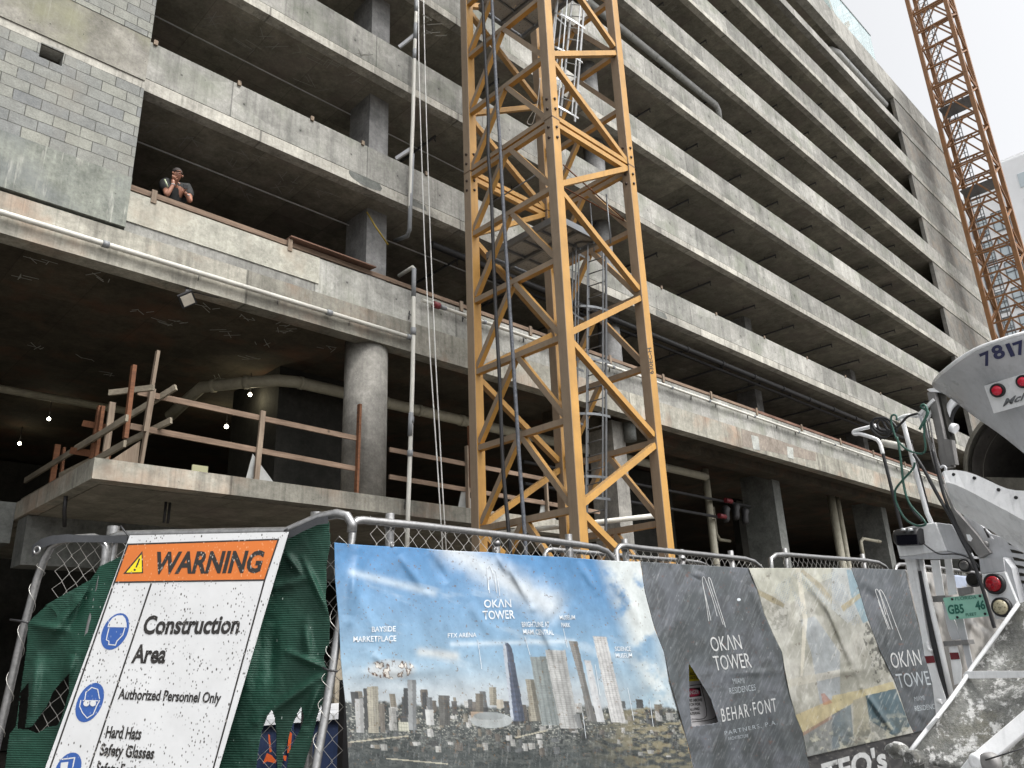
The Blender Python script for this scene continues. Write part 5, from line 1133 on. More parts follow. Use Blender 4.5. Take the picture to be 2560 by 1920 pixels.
gr_ = [(1560, 175), (1870, 148), (1960, 90), (2060, 40), (2115, 62), (2125, 200), (2102, 330), (2095, 560), (2122, 700), (2116, 850), (2080, 930), (2090, 985), (2120, 1030), (2095, 1150), (2050, 1330), (2000, 1500), (1960, 1700), (1850, 2350), (1000, 2350), (1150, 1700)]
K6 = lambda L: [k600(*p) for p in L]
hs = [K6([(470, 800), (400, 900), (320, 1120), (270, 1400), (240, 1659), (200, 2000), (560, 2000), (545, 1659), (540, 1250), (530, 1050), (510, 900)]), K6([(905, 755), (850, 850), (820, 920), (740, 1130), (680, 1330), (640, 1480), (610, 1700), (690, 1700), (720, 1440), (790, 1290), (890, 1090), (935, 960), (942, 880)]),
      K6([(1200, 730), (1140, 900), (1090, 1150), (1040, 1350), (960, 1600), (900, 1800), (1200, 1800), (1300, 1200)])]
wg2 = folds([(z7(1830, 250), z7(1950, 420), 10, .03), (z7(1950, 300), z7(2100, 640), 8, .03), (z7(1700, 500), z7(2000, 420), 14, .02), (z7(2110, 1010), z7(1850, 900), 9, .03), (z7(2110, 1020), z7(1650, 1350), 12, .03), (z7(1640, 700), z7(1560, 1200), 16, .03), (z7(1960, 700), z7(1990, 960), 12, .03), (z7(1760, 700), z7(1740, 1150), 14, -.02), (z7(2060, 1080), z7(1950, 1400), 10, .03)])
waveh = lambda X, Y: wg2(X, Y) + .03 * (fbm(X / 60, Y / 90, 87) - .5)
g2 = sheet('privacy_screen', [(370, 1290), (370, 2200)], [(870, 1290), (870, 2200)], 280, 500, PL, .035, waveh, None, MT['green'], keep=Zp(gr_), hole=hs)
tag(g2, 'dark green mesh screen with slits right of the warning sign', 'screen')
b = MB(); hp = [z7(*p) for p in ((1830, 140), (1880, 122), (1950, 85), (2040, 45), (2110, 35))]
P_ = [(PL(u, v - 4, .055), PL(u, v + 15, .06)) for (u, v) in hp]
for (a, c), (d, e) in zip(P_, P_[1:]): b.face([a, c, e, d])
b.build('black_hem', MT['hem'], g2)
def tie(pts, label):
    tag(MB().tube([PL(*z7(x, y), .07) for x, y in pts], .006, 5).build('cable_tie', MT['black']), label, 'cable tie')
tie([(820, 185), (828, 155), (790, 110), (775, 90)], 'black cable tie at the top left sign corner'); tie([(1822, 155), (1830, 118), (1850, 108)], 'black cable tie at the top right sign corner')
tie([(185, 712), (130, 700), (65, 692)], 'black cable tie sticking out at the left fence edge'); tie([(2075, 1000), (2110, 1018), (2170, 1025)], 'black cable tie pinning the green screen to the corner pole')
for k, (y0_, y1_) in enumerate(((140, 260), (640, 740))): pass
# wire wound round the poles
def wound(pts, K, plane, r, label, turns, off=0):
    P = [plane(*K(*p), off) for p in pts]; out = []; n = turns * 10
    for i in range(n + 1):
        s = i / n * (len(P) - 1); k = min(int(s), len(P) - 2); p = P[k] + (P[k+1] - P[k]) * (s - k); a = i / 10 * 2 * math.pi
        out.append(p + np.array([math.cos(a) * r, math.sin(a) * r, 0]))
    tag(MB().tube(out, .0018, 4).build('tie_wire', MT['wire']), label, 'wire')
wound([(290, 290), (240, 430), (150, 760), (60, 1150), (-10, 1450)], z7, PL, .029, 'tie wire wound round the left fence pole', 5)
wound([(2190, 260), (2150, 700), (2110, 1000), (2075, 1250), (2030, 1600)], z7, PR, .0245, 'tie wire wound round the corner fence pole', 6, -.02)
# --- warning sign
def signmat(name, c, rough=.4, spk=(.06, .055, .05), amt=1.0, soft=.9):
    a = NT(name); col = a.mul((*c, 1), a.rng(a.noise(5, 5, .65), .3, .7, .92, 1.04))
    v = a.rng(a.vor(1.0, a.mp((66, 66, 40), rot=(0, .3, 0))), .16, .26, 1, 0); g = a.rng(a.noise(7, 4, .6), .42, .54); col = a.mix(a.math('MULTIPLY', a.math('MULTIPLY', v, g), amt), col, spk)
    v = a.rng(a.vor(1.0, a.mp((26, 26, 17), rot=(0, .3, .2), loc=(3, 3, 3))), .09, .14, 1, 0); col = a.mix(a.math('MULTIPLY', v, amt), col, spk)
    return a.fin(col, rough, 0, .4)
MT['sgw'] = signmat('sign_white', (.63, .64, .65)); MT['sgo'] = signmat('sign_orange', (.62, .17, .035), .35, (.75, .45, .25), .5); MT['sgk'] = signmat('sign_black', (.028, .026, .025), .4, (.55, .53, .5), .75); MT['sgy'] = signmat('sign_yellow', (.85, .66, .02), .4, (.2, .15, .05), .6); MT['sgb'] = signmat('sign_blue', (.035, .10, .34), .4, (.5, .55, .6), .6)
SG = thing('warning_sign', 'tall white construction warning sign with orange header, tied over the green screens', 'sign', PL(420, 1600, .1))
class SP(Plane):
    def __call__(s, u, v, off=0.0): return Plane.__call__(s, u, v, off * .33)
PG = SP(PL(400, 1400, .10), PL.n + np.array([0, 0, .03]))
poly([(835, 150), (1855, 128), (1405, 1646), (1211, 2300), (52, 2300), (290, 1646)], z7, PG, 0, 'sgw', SG, 'board', .004)
poly([(822, 208), (1790, 176), (1702, 437), (735, 452)], z7, PG, .002, 'sgo', SG, 'header')
pline([], z7, PG, 1, 'sgk', SG) if False else None
def sline(p, q, w=5.0):
    (x0, y0), (x1, y1) = p, q; d = np.array([x1 - x0, y1 - y0], float); L = np.hypot(*d); n = np.array([-d[1], d[0]]) / L * w; d = d / L * w * .9
    return [(x0 + n[0] - d[0], y0 + n[1] - d[1]), (x1 + n[0] + d[0], y1 + n[1] + d[1]), (x1 - n[0] + d[0], y1 - n[1] + d[1]), (x0 - n[0] - d[0], y0 - n[1] - d[1])]
for k, (p, q) in enumerate((((822, 208), (1790, 176)), ((1790, 176), (1702, 437)), ((1702, 437), (1372, 1646)), ((1372, 1646), (1180, 2300)), ((735, 452), (1702, 437)), ((822, 208), (735, 452)), ((735, 452), (322, 1646)), ((322, 1646), (90, 2300)), ((975, 452), (577, 1646)), ((577, 1646), (355, 2300)))):
    poly(sline(p, q), z7, PG, .0035 + .0002 * k, 'sgk', SG, 'border_line')
poly([(916, 250), (792, 398), (921, 394)], z7, PG, .0035, 'sgk', SG, 'triangle'); poly([(910, 272), (812, 389), (912, 386)], z7, PG, .0045, 'sgy', SG, 'triangle')
poly([(893, 298), (903, 300), (880, 358), (870, 356)], z7, PG, .0055, 'sgk', SG, 'exclamation_mark'); poly([(866 + 8*math.cos(a), 372 + 8*math.sin(a)) for a in np.linspace(0, 6.28, 9)[:-1]], z7, PG, .0055, 'sgk', SG, 'exclamation_mark')
for s, p0, p1, up, bo in (('WARNING', (975, 393), (1672, 384), (34, -134), .035), ('Construction', (912, 782), (1530, 778), (27, -114), .032), ('Area', (842, 967), (1058, 969), (27, -114), .032), ('Authorized Personnel Only', (757, 1201), (1415, 1228), (13, -66), .028),
                      ('Hard Hats', (675, 1450), (903, 1462), (16, -74), .03), ('Safety Glasses', (638, 1562), (985, 1588), (16, -74), .03), ('Safety Equipment', (612, 1680), (1010, 1708), (16, -72), .03)):
    T(s, z7, p0, p1, up, PG, 'sgk', SG, bold=bo, off=.0055, cuts=1)
def ell(cx_, cy_, a_, b_, n=28, sh=.30): return [(cx_ + a_*math.cos(t_) + sh*b_*math.sin(t_), cy_ - b_*math.sin(t_)) for t_ in np.linspace(0, 2*math.pi, n + 1)[:-1]]
def icon(parts, cx_, cy_, a_, b_, nm):
    d = poly(ell(cx_, cy_, a_, b_), z7, PG, .0035, 'sgb', SG, nm)
    for k, pts in enumerate(parts): poly(pts, z7, PG, .005 + .0006 * k, 'sgw' if len(pts) < 40 else 'sgb', d, 'symbol')
def strip(pts, w): 
    return [sline(p, q, w) for p, q in zip(pts, pts[1:])]
icon([[(690, 740), (700, 712), (722, 682), (752, 665), (788, 664), (806, 685), (814, 715), (815, 742)]] + strip([(700, 748), (690, 790), (684, 822), (700, 830), (700, 852), (742, 856), (752, 830), (790, 790), (802, 748)], 3.0), 740, 768, 84, 118, 'hard_hat_symbol')
icon(strip([(545, 1212), (552, 1160), (590, 1128), (628, 1140), (640, 1200)], 3.0) + strip([(520, 1212), (512, 1250), (530, 1290), (560, 1325), (600, 1300), (625, 1240), (640, 1212)], 3.0) + strip([(535, 1212), (630, 1214)], 3) + [ell(556, 1230, 20, 20, 12, .1), ell(598, 1230, 20, 20, 12, .1)], 577, 1225, 84, 127, 'goggles_symbol')
icon([[(392, 1612), (440, 1606), (420, 1720), (380, 1724)]] + strip([(400, 1590), (480, 1580), (468, 1640)], 4), 435, 1662, 82, 116, 'glove_symbol')
# --- site clutter glimpsed behind the fence
cq = onY(850, 1797, 5.4); zt = cq[2]
MT['blue'] = paint('chipped_blue_paint', (.010, .020, .055), .6, (.25, .25, .24), .45, .3, 2)
DB = thing('waste_container', 'dark blue steel container with orange graffiti behind the corner pole', 'container', (3, 5.8, 0))
cx0 = onY(632, 1850, 5.4)[0]
MB().box(cx0, 5.4, 5.4, 7.2, .15, zt).build('body', MT['blue'], DB); MB().box(cx0 - .03, 5.45, 5.36, 7.24, zt + .001, zt + .035).build('rim', MT['wgrey'], DB)
for x in (2.4, 3.0, 3.6, 4.2, 4.8): MB().box(x, x + .08, 5.34, 5.399, .15, zt).build('rib', MT['blue'], DB)
MT['graf'] = plain('orange_graffiti', (.42, .07, .012), .5, 0, .2); PB = Plane((3, 5.33, 1), (0, -1, 0))
gp = [[(420, 1160), (440, 1170), (455, 1300), (470, 1420), (440, 1430), (425, 1300)], [(400, 1440), (470, 1470), (540, 1560), (520, 1590), (400, 1560), (340, 1600), (350, 1560)], [(740, 1120), (770, 1150), (745, 1420), (700, 1440), (715, 1250)], [(640, 1470), (690, 1480), (680, 1560), (650, 1540)], [(1000, 1470), (1060, 1540), (1000, 1659), (940, 1659)]]
for g_ in gp: poly(g_, k600, PB, .01, 'graf', DB, 'graffiti')
tag(MB().box(onY(838, 1700, 7.3)[0], onY(838, 1700, 7.3)[0] + .5, 7.3, 7.35, 0, onY(850, 1600, 7.3)[2]).build('plywood_sheet', MT['wy']), 'weathered brown board standing behind the blue container', 'board')
tag(MB().box(onY(862, 1700, 4.6)[0], onY(862, 1700, 4.6)[0] + .05, 4.6, 4.66, 0, 1.55).build('black_stake', MT['black']), 'thin black upright post at the left edge of the blue banner', 'post')
# ================================================================ concrete mixer truck (rear end towards the camera)
tp0 = ray(2405, 1500); fw_ = tp0 @ (RW @ np.array([0, 0, -1.0])); TP = CAM + tp0 * (5.75 / fw_)
la = RW @ np.array([-1326.0, -754.0, -1997.0]); la[2] = 0; la /= np.linalg.norm(la)        # towards the truck's left side
nb_ = np.array([-la[1], la[0], 0.0])                                                         # rearwards, towards the viewer
if nb_ @ (CAM - TP) < 0: nb_ = -nb_
TR = Plane(TP, nb_)
TK = thing('mixer_truck', 'white concrete mixer truck seen from behind with hopper, chute and ladder', 'truck', (TP[0] + 2, TP[1] - 1, 0))
def tpoly(pts, K, off, m, name, thick=.02, parent=None, bevel=0):
    P = [TR(*K(*p), off) for p in pts]; return MB().prism(P, tuple(-nb_ * thick)).build(name, MT[m], parent or TK, bevel=bevel)
def ttube(pts, K, r, m, name, off=0, k=4, n=10, parent=None, top=None):
    P = [TR(*K(*p[:2]), p[2] if len(p) > 2 else off) for p in pts]; b = MB().tube(smoothpath(P, k) if k else P, r, n)
    o = b.build(name, MT[m] if isinstance(m, str) else m, parent or TK); return o
# hopper: lofted sheet between its rim and its lower edge, bulging rearwards
rim = [(2334, 960), (2339, 950), (2352, 935), (2370, 920), (2392, 902), (2440, 871), (2500, 850), (2560, 832), (2620, 822), (2690, 824), (2750, 850)]
low = [(2334, 962), (2338, 968), (2352, 977), (2368, 986), (2386, 998), (2440, 1041), (2510, 1088), (2557, 1128), (2600, 1160), (2680, 1170), (2745, 1130)]
hb = MB(); n1, n2 = 40, 16; RI = np.array(rim, float); LO = np.array(low, float); tt = np.linspace(0, 1, n1); ki = np.linspace(0, 1, len(rim))
ru, rv_ = np.interp(tt, ki, RI[:, 0]), np.interp(tt, ki, RI[:, 1]); lu, lv_ = np.interp(tt, ki, LO[:, 0]), np.interp(tt, ki, LO[:, 1])
for _ in range(3):
    for arr in (ru, rv_, lu, lv_): arr[1:-1] = (arr[:-2] + arr[1:-1] * 2 + arr[2:]) / 4
HO = lambda a: .05 + .55 * math.sin(math.pi * (.08 + a * .84)) ** .8
def hop(a, b):
    u = np.interp(a, tt, ru) * (1 - b) + np.interp(a, tt, lu) * b; v = np.interp(a, tt, rv_) * (1 - b) + np.interp(a, tt, lv_) * b
    return u, v, HO(a) - .38 * b * math.sin(math.pi * a)
G_ = [[hb.bm.verts.new(TR(*hop(a, b))) for b in np.linspace(0, 1, n2)] for a in tt]
for i in range(n1 - 1):
    for j in range(n2 - 1): hb.bm.faces.new((G_[i][j], G_[i+1][j], G_[i+1][j+1], G_[i][j+1])).smooth = True
H = hb.build('hopper', MT['hopper'] if 'hopper' in MT else MT['wgrey'], TK); s_ = H.modifiers.new('t', 'SOLIDIFY'); s_.thickness = .012; s_.offset = -1
MB().tube([TR(u, v, HO(a)) for a, u, v in zip(tt, ru, rv_)], .014, 8).build('rim', MT['white'], H)
HG = np.array([hop(a, b) for a in np.linspace(0, 1, 160) for b in np.linspace(0, 1, 70)])
def hsurf(u, v, off=0.0):
    d = (HG[:, 0] - u) ** 2 + (HG[:, 1] - v) ** 2; k = np.argsort(d)[:4]; w = 1 / (d[k] + 1e-3)
    return TR(u, v, float((HG[k, 2] * w).sum() / w.sum()) + off)
MT['navy'] = plain('navy_vinyl', (.02, .025, .09), .35)
K7 = k7r
def hop_text(s, K, p0, p1, up, m, **kw):
    T(s, K, p0, p1, up, hsurf, m, H, **kw)
for s, (bx, by), w_, sl in (('7', (1792, 580), 100, -.42), ('8', (1905, 512), 118, -.40), ('1', (2070, 475), 46, -.36), ('7', (2142, 462), 110, -.33), ('8', (2270, 415), 115, -.3)):
    hop_text(s, K7, (bx, by), (bx + w_, by + w_ * sl), (-58, -128), 'navy', bold=.03, off=.016, cuts=3)
# lamp plate on the hopper
LPp = Plane(np.array(hsurf(2535, 985, .03)), nb_ + np.array([0, 0, -.25])); 
def lp(pts, off, m, name, par, thick=.01):
    P = [LPp(*K7(*p), off) for p in pts]; return MB().prism(P, tuple(-LPp.n * thick)).build(name, MT[m], par, bevel=.001)
LP_ = lp([(1785, 785), (2420, 590), (2530, 900), (1890, 1080)], .02, 'white', 'lamp_plate', TK, .012)
def lamp(cx_, cy_, K, plane, off, ro, ri, m, par, name='lamp', depth=.035):
    c = plane(*K(cx_, cy_), off); e = plane(*K(cx_ + ro, cy_), off); R_ = float(np.linalg.norm(e - c)) * .93; ax = plane.n
    L_ = MB().lathe(c, ax, [(-.02, R_), (0, R_), (depth * .5, R_ * .98), (depth * .6, R_ * .8), (depth * .45, R_ * .78)], 32).build(name, MT['black'], par)
    r2 = R_ * ri / ro; MB().lathe(np.array(c) + ax * depth * .3, ax, [(0, r2), (depth * .35, r2 * .96), (depth * .5, r2 * .8), (depth * .62, r2 * .5), (depth * .66, r2 * .1)], 28).build('lens', MT[m], L_)
    return L_
a_ = NT('red_lens'); vv3 = a_.rng(a_.vor(70), .2, .5, .6, 1.3); MT['lensr'] = a_.fin(a_.mul((.28, .008, .015, 1), vv3), .15); a_ = NT('red_lens_centre'); MT['lensb'] = a_.fin((.62, .02, .05), .2)
a_ = NT('clear_lens'); MT['lensc'] = a_.fin(a_.mul((.42, .38, .26, 1), a_.rng(a_.vor(60), .2, .5, .6, 1.25)), .12)
lamp(1937, 833, K7, LPp, .022, 88, 62, 'lensb', LP_, 'red_lamp'); lamp(2210, 738, K7, LPp, .022, 86, 60, 'lensb', LP_, 'red_lamp')
T('McNeilus', K7, (1985, 1004), (2560, 819), (16, -76), lambda u, v, o: LPp(u, v, o), 'ladder', LP_, bold=.03, off=.026, shear=.2)
# bearing post, arms and plates left of the hopper
tpoly([(1178, 826), (1210, 812), (1285, 806), (1372, 838), (1350, 852), (1210, 848)], K7, .02, 'white', 'post_cap', .12)
b = MB(); b.beam(TR(*K7(1245, 850), -.02), TR(*K7(1420, 1659), -.02), .062, .07, up=tuple(nb_)); b.build('bearing_post', MT['steel'], TK, bevel=.004)
b = MB(); b.beam(TR(*K7(1322, 860), -.06), TR(*K7(1440, 1400), -.06), .035, .08, up=tuple(nb_)); b.build('post_flange', MT['dark'], TK)
tpoly([(1310, 1340), (1440, 1360), (1480, 1620), (1330, 1640), (1300, 1500)], K7, .02, 'steel', 'gusset', .05)
ttube([(1500, 920, -.1), (1440, 985, -.1), (1405, 1080, -.1), (1398, 1200, -.1), (1412, 1330, -.1)], K7, .030, 'white', 'curved_arm')
ttube([(1530, 985, -.1), (1470, 1050, -.1), (1440, 1140, -.1), (1430, 1260, -.1), (1440, 1330, -.1)], K7, .014, 'black', 'arm_edge')
ttube([(1440, 1230, -.05), (1490, 1245, -.05)], K7, .038, 'white', 'knuckle', k=0)
tpoly([(1080, 1078), (1240, 918), (1256, 940), (1105, 1100)], K7, .03, 'white', 'stay', .02); tpoly([(1080, 1078), (1105, 1085), (1320, 1659), (1285, 1659)], K7, .03, 'wgrey', 'stay', .02)
for p, q in (((1120, 1130), (1175, 1020)), ((1180, 1160), (1240, 1040))): MB().beam(TR(*K7(*p), 0), TR(*K7(*q), 0), .02, .02).build('stay', MT['white'], TK)
# handrail loop and tubes
R1 = .0155
ttube([(1085, 1110), (1010, 1100), (930, 1112), (855, 1148)], K7, .0155, 'white', 'hand_rail')
ttube([(640, 1205), (520, 1235), (420, 1262), (398, 1285), (420, 1300), (480, 1300), (620, 1345), (665, 1375), (690, 1430), (712, 1510)], K7, .0155, 'white', 'hand_rail')
ttube([(710, 1500), (730, 1580), (752, 1665), (870, 2150), (900, 2265), (960, 2520)], K7, .013, 'black', 'grip_sleeve')
ttube([(918, 1140), (985, 1400), (1060, 1700), (1180, 2140), (1278, 2350)], K7, .018, 'white', 'hand_rail', k=0, n=14)
ttube([(1010, 1400, -.06), (1080, 1640, -.06), (1200, 2100, -.06)], K7, .009, 'black', 'rubber_tube', k=0)
ttube([(700, 1390, -.1), (925, 1435, -.1)], K7, .030, 'pvc', 'cross_tube', k=0, n=14)
# hoses
def hose(pts, K, r, m, label, off=.04, n=8):
    P = [TR(*K(*p[:2]), off + (p[2] if len(p) > 2 else 0)) for p in pts]
    return tag(MB().tube(smoothpath(P, 5), r, n).build('rubber_hose', MT[m]), label, 'hose')
MT['ghose'] = plain('green_hose', (.03, .10, .075), .4)
hose([(1080, 1080), (980, 1110), (900, 1190), (800, 1280), (700, 1290), (620, 1240), (600, 1160), (640, 1130), (720, 1140), (780, 1200), (800, 1260), (760, 1320), (690, 1330), (600, 1260), (585, 1180), (640, 1135), (740, 1130), (830, 1190), (860, 1260), (780, 1270), (680, 1250), (650, 1180), (700, 1150), (760, 1250), (850, 1275)], K7, .0095, 'black', 'black hose coiled on the truck hand rail')
hose([(860, 1150), (850, 1100), (810, 1100), (798, 1150), (815, 1230), (860, 1350), (950, 1450), (1060, 1500), (1140, 1500), (1165, 1440), (1150, 1300), (1160, 1150), (1180, 1090)], K7, .008, 'ghose', 'thin green hose looped over the truck hand rail', .06)
hose([(1100, 1250), (1180, 1090), (1170, 1010), (1140, 985), (1120, 1010), (1190, 1060), (1170, 1120), (1190, 1080)], K7, .010, 'ghose', 'short green hose end bunched at the bearing post', .08)
hose([(1050, -60), (1030, 10), (920, 130), (850, 220), (842, 280), (860, 380), (950, 540), (1060, 608), (1140, 610), (1165, 585), (1110, 510), (1010, 400), (955, 280), (928, 160), (910, 0), (890, -180), (862, -330)], k8r, .0085, 'ghose', 'green hose hanging in a long loop above the camera box', .10)
hose([(905, -100), (925, 120), (960, 300), (1010, 420), (1070, 500), (1130, 560)], k8r, .009, 'black', 'black hose hanging beside the green loop', .08)
hose([(1040, -150), (1150, 20), (1290, 280), (1440, 540), (1560, 780), (1640, 930), (1720, 1130), (1800, 1370), (1880, 1640), (1900, 1700)], k8r, .0125, 'black', 'thick black hose running down past the number plate', .16)
hose([(1240, -200), (1310, 100), (1370, 320), (1450, 520), (1540, 700), (1650, 900)], k8r, .0115, 'black', 'second thick black hose beside the bearing post', .15)
for k in range(3): hose([(1150 + 30 * k, 1150), (1190 + 25 * k, 1350), (1250 + 22 * k, 1600), (1330 + 14 * k, 1830)], K7, .006, 'steel', ('left', 'middle', 'right')[k] + ' one of three thin grey lines behind the bearing post', .05)
# service box with rear camera
MT['vwhite'] = MT['white']
tpoly([(815, 668), (1090, 600), (1272, 578), (1388, 885), (885, 945)], k8r, .10, 'white', 'service_box', .10, bevel=.006)
tpoly([(1276, 580), (1440, 602), (1540, 760), (1640, 940), (1392, 884)], k8r, .09, 'wgrey', 'service_box', .06, bevel=.004)
tpoly([(885, 948), (1388, 888), (1640, 942), (1640, 960), (900, 968)], k8r, .095, 'wgrey', 'box_ledge', .12)
a0 = TR(*k8r(858, 742), .13); a1 = TR(*k8r(1125, 725), .13)
CB = thing('rear_camera', 'glossy black rear camera housing bolted on the grey service box', 'camera', a0)
MB().lathe(a0, a1 - a0, [(0, .055), (.02, .064), (float(np.linalg.norm(a1 - a0)) - .02, .066), (float(np.linalg.norm(a1 - a0)), .060)], 24).build('hood', MT['black'], CB)
a2 = TR(*k8r(868, 770), .19); a3 = TR(*k8r(1085, 760), .19); a_ = NT('dark_glass'); MT['dglass'] = a_.fin((.008, .008, .012), .06)
MB().beam(a2, a3, .02, .075, up=(0, 0, 1)).build('glass', MT['dglass'], CB)
for x in (930, 1005): MB().lathe(TR(*k8r(x, 668), .2), (0, -.2, 1), [(0, .02), (.012, .02), (.02, .012)], 8).build('bolt', MT['alu'], CB)
hose([(1140, 800), (1230, 870), (1320, 915), (1480, 915), (1600, 945), (1700, 1010), (1730, 1060)], k8r, .005, 'black', 'thin black camera lead along the box ledge', .13)
# ladder, uprights
tpoly([(500, 205), (575, 203), (650, 700), (705, 930), (788, 1190), (722, 1308), (690, 1050), (640, 880), (610, 700)], k20, .02, 'white', 'upright', .04)
tpoly([(640, 886), (700, 882), (712, 930), (655, 936)], k20, .024, 'red', 'red_reflector', .003)
tpoly([(590, 298), (612, 296), (690, 690), (770, 1040), (800, 1180), (790, 1195), (760, 1100), (680, 780)], k20, .01, 'black', 'rubber_edge', .02)
ttube([(612, 205), (650, 400), (745, 800), (822, 1150)], k20, .020, 'white', 'ladder_rail', off=-.02, k=0, n=14)
tpoly([(680, 222), (740, 222), (775, 465), (720, 468)], k20, -.06, 'white', 'ladder_slat', .01); tpoly([(775, 212), (820, 210), (862, 455), (805, 465)], k20, -.06, 'white', 'ladder_slat', .01)
tpoly([(690, 472), (780, 466), (790, 505), (700, 512)], k20, -.05, 'steel', 'tread', .08); tpoly([(765, 784), (935, 772), (945, 802), (775, 818)], k20, -.05, 'steel', 'tread', .08)
tpoly([(760, 510), (830, 600), (890, 770), (830, 775), (800, 700)], k20, -.08, 'wgrey', 'ladder_slat', .01); tpoly([(850, 630), (905, 622), (975, 960), (940, 985), (900, 800)], k20, -.08, 'wgrey', 'ladder_slat', .01)
tpoly([(805, 820), (862, 815), (895, 970), (890, 1070), (845, 1085)], k20, -.07, 'white', 'ladder_slat', .01); tpoly([(812, 862), (872, 860), (884, 906), (822, 910)], k20, -.064, 'red', 'red_reflector', .003)
ttube([(655, 785, .03), (665, 830, .03), (690, 850, .03)], k20, .012, 'white', 'hinge'); ttube([(730, 1195, .03), (760, 1200, .03)], k20, .018, 'white', 'hinge', k=0)
# number plate
pl = tpoly([(1350, 1390), (1362, 1380), (1790, 1338), (1800, 1345), (1842, 1560), (1838, 1575), (1432, 1616), (1418, 1606)], k8r, .0, 'plate' if 'plate' in MT else 'white', 'number_plate', .004)
MT['plate'] = plain('pale_green_plate', (.29, .58, .46), .4, 0, .1); pl.data.materials[0] = MT['plate']; MT['pgreen'] = plain('green_lettering', (.01, .13, .09), .4)
fT = lambda u, v, o: TR(u, v, o)
for s, p0, p1, up, bo in (('GB5', (1410, 1553), (1578, 1538), (-16, -92), .03), ('46', (1700, 1508), (1805, 1498), (-16, -92), .03), ('FLORIDA', (1482, 1408), (1708, 1388), (-4, -34), .0), ('FLEET', (1595, 1578), (1708, 1566), (-6, -32), .01)):
    T(s, k8r, p0, p1, up, fT, 'pgreen', pl, bold=bo, off=.003, cuts=2)
for (x, y) in ((1450, 1395), (1745, 1362), (1505, 1588), (1800, 1550)): MB().lathe(TR(*k8r(x, y), .0), nb_, [(0, .009), (.006, .009), (.009, .005)], 8).build('bolt', MT['black'], pl)
tpoly([(1500, 1280), (1640, 1262), (1650, 1330), (1520, 1362)], k8r, .02, 'steel', 'plate_lamp', .04)
lamp(1590, 1035, k8r, TR, -.1, 75, 55, 'steel', TK, 'spare_lamp'); lamp(1680, 1190, k8r, TR, -.08, 80, 60, 'dark', TK, 'spare_lamp')
# tail lamp housing
TL = tpoly([(1755, 1128), (2012, 1098), (2190, 1545), (1905, 1615)], k8r, .05, 'white', 'lamp_housing', .14, bevel=.006)
tpoly([(1735, 962), (1988, 950), (2010, 1095), (1752, 1125)], k8r, .045, 'wgrey', 'lamp_hood', .14); tpoly([(1992, 952), (2075, 1060), (2172, 1440), (2180, 1500), (2016, 1098)], k8r, .03, 'wgrey', 'lamp_side', .10)
lamp(1907, 1232, k8r, TR, .055, 122, 92, 'lensr', TL, 'red_lamp', .05); lamp(1985, 1480, k8r, TR, .055, 115, 88, 'lensc', TL, 'clear_lamp', .05)
# body panels behind, with louvre slots
tpoly([(1560, 470), (1700, 560), (1850, 700), (1990, 745), (2250, 900), (2500, 1100), (2500, 1500), (2170, 1440), (2060, 1040), (1990, 950), (1740, 960), (1640, 800)], k8r, -.06, 'wgrey', 'rear_panel', .03)
tpoly([(1330, 130), (1400, 280), (1480, 450), (1700, 700), (1850, 900), (1740, 960), (1560, 720), (1430, 420)], k8r, -.02, 'steel', 'side_bracket', .04)
for i in range(6): x, y = 2035 + 27 * i, 782 + 82 * i; tpoly([(x, y), (x + 50, y + 8), (x + 160, y + 18 + 22), (x + 130, y + 50), (x + 20, y + 36)], k8r, -.055, 'dark', 'louvre', .008)
tpoly([(1990, 1120), (2130, 1110), (2060, 1300)], k8r, -.05, 'wgrey', 'stiffener', .02)
ttube([(1790, 640, .02), (1840, 740, .02)], k8r, .008, 'black', 'chain', k=0); tpoly([(1838, 735), (1862, 722), (1888, 758)], k8r, .02, 'white', 'tag', .004)
tpoly([(1596, 705), (1632, 706), (1662, 750), (1645, 782), (1615, 770)], k8r, .17, 'white', 'tag', .004)
MB().lathe(TR(*k8r(1805, 812), -.055), nb_, [(0, .025), (.015, .025), (.02, .01)], 12).build('bolt', MT['steel'], TK)
# folded fender under the drum
fo = [(1352, 60), (1372, 38), (1440, 30), (1500, 30), (1600, 44), (1700, 76), (1800, 120), (1880, 158), (1960, 196), (2040, 226), (2120, 242), (2230, 248), (2600, 330)]
fm = [(1392, 150), (1400, 152), (1450, 165), (1500, 180), (1600, 225), (1700, 275), (1800, 330), (1880, 372), (1960, 415), (2040, 455), (2120, 500), (2230, 560), (2600, 760)]
fl_ = [(1420, 250), (1430, 262), (1470, 290), (1510, 315), (1600, 365), (1700, 415), (1800, 470), (1880, 512), (1960, 560), (2040, 605), (2120, 650), (2230, 715), (2600, 930)]
fb_ = [(1452, 350), (1462, 372), (1490, 410), (1530, 455), (1600, 500), (1700, 560), (1800, 612), (1880, 660), (1960, 715), (2040, 770), (2120, 822), (2230, 900), (2600, 1160)]
b = MB(); rows = [[b.bm.verts.new(TR(*k8r(*p), o)) for p in L] for L, o in ((fo, .22), (fm, .26), (fl_, .20), (fb_, .06))]
for A, B in zip(rows, rows[1:]):
    for i in range(len(A) - 1): b.bm.faces.new((A[i], A[i+1], B[i+1], B[i]))
fe = b.build('fender', MT['white'], TK); sm_ = fe.modifiers.new('t', 'SOLIDIFY'); sm_.thickness = .012; sm_.offset = -1
for (x, y) in ((1468, 70), (1688, 107), (1945, 231), (2130, 315)): MB().lathe(TR(*k8r(x, y), .24), nb_, [(0, .012), (.008, .012)], 8).build('bolt_hole', MT['black'], fe)
ttube([(1325, 0, .2), (1350, -20, .2), (1380, 0, .2), (1372, 60, .2)], k8r, .01, 'wgrey', 'bracket_lip')
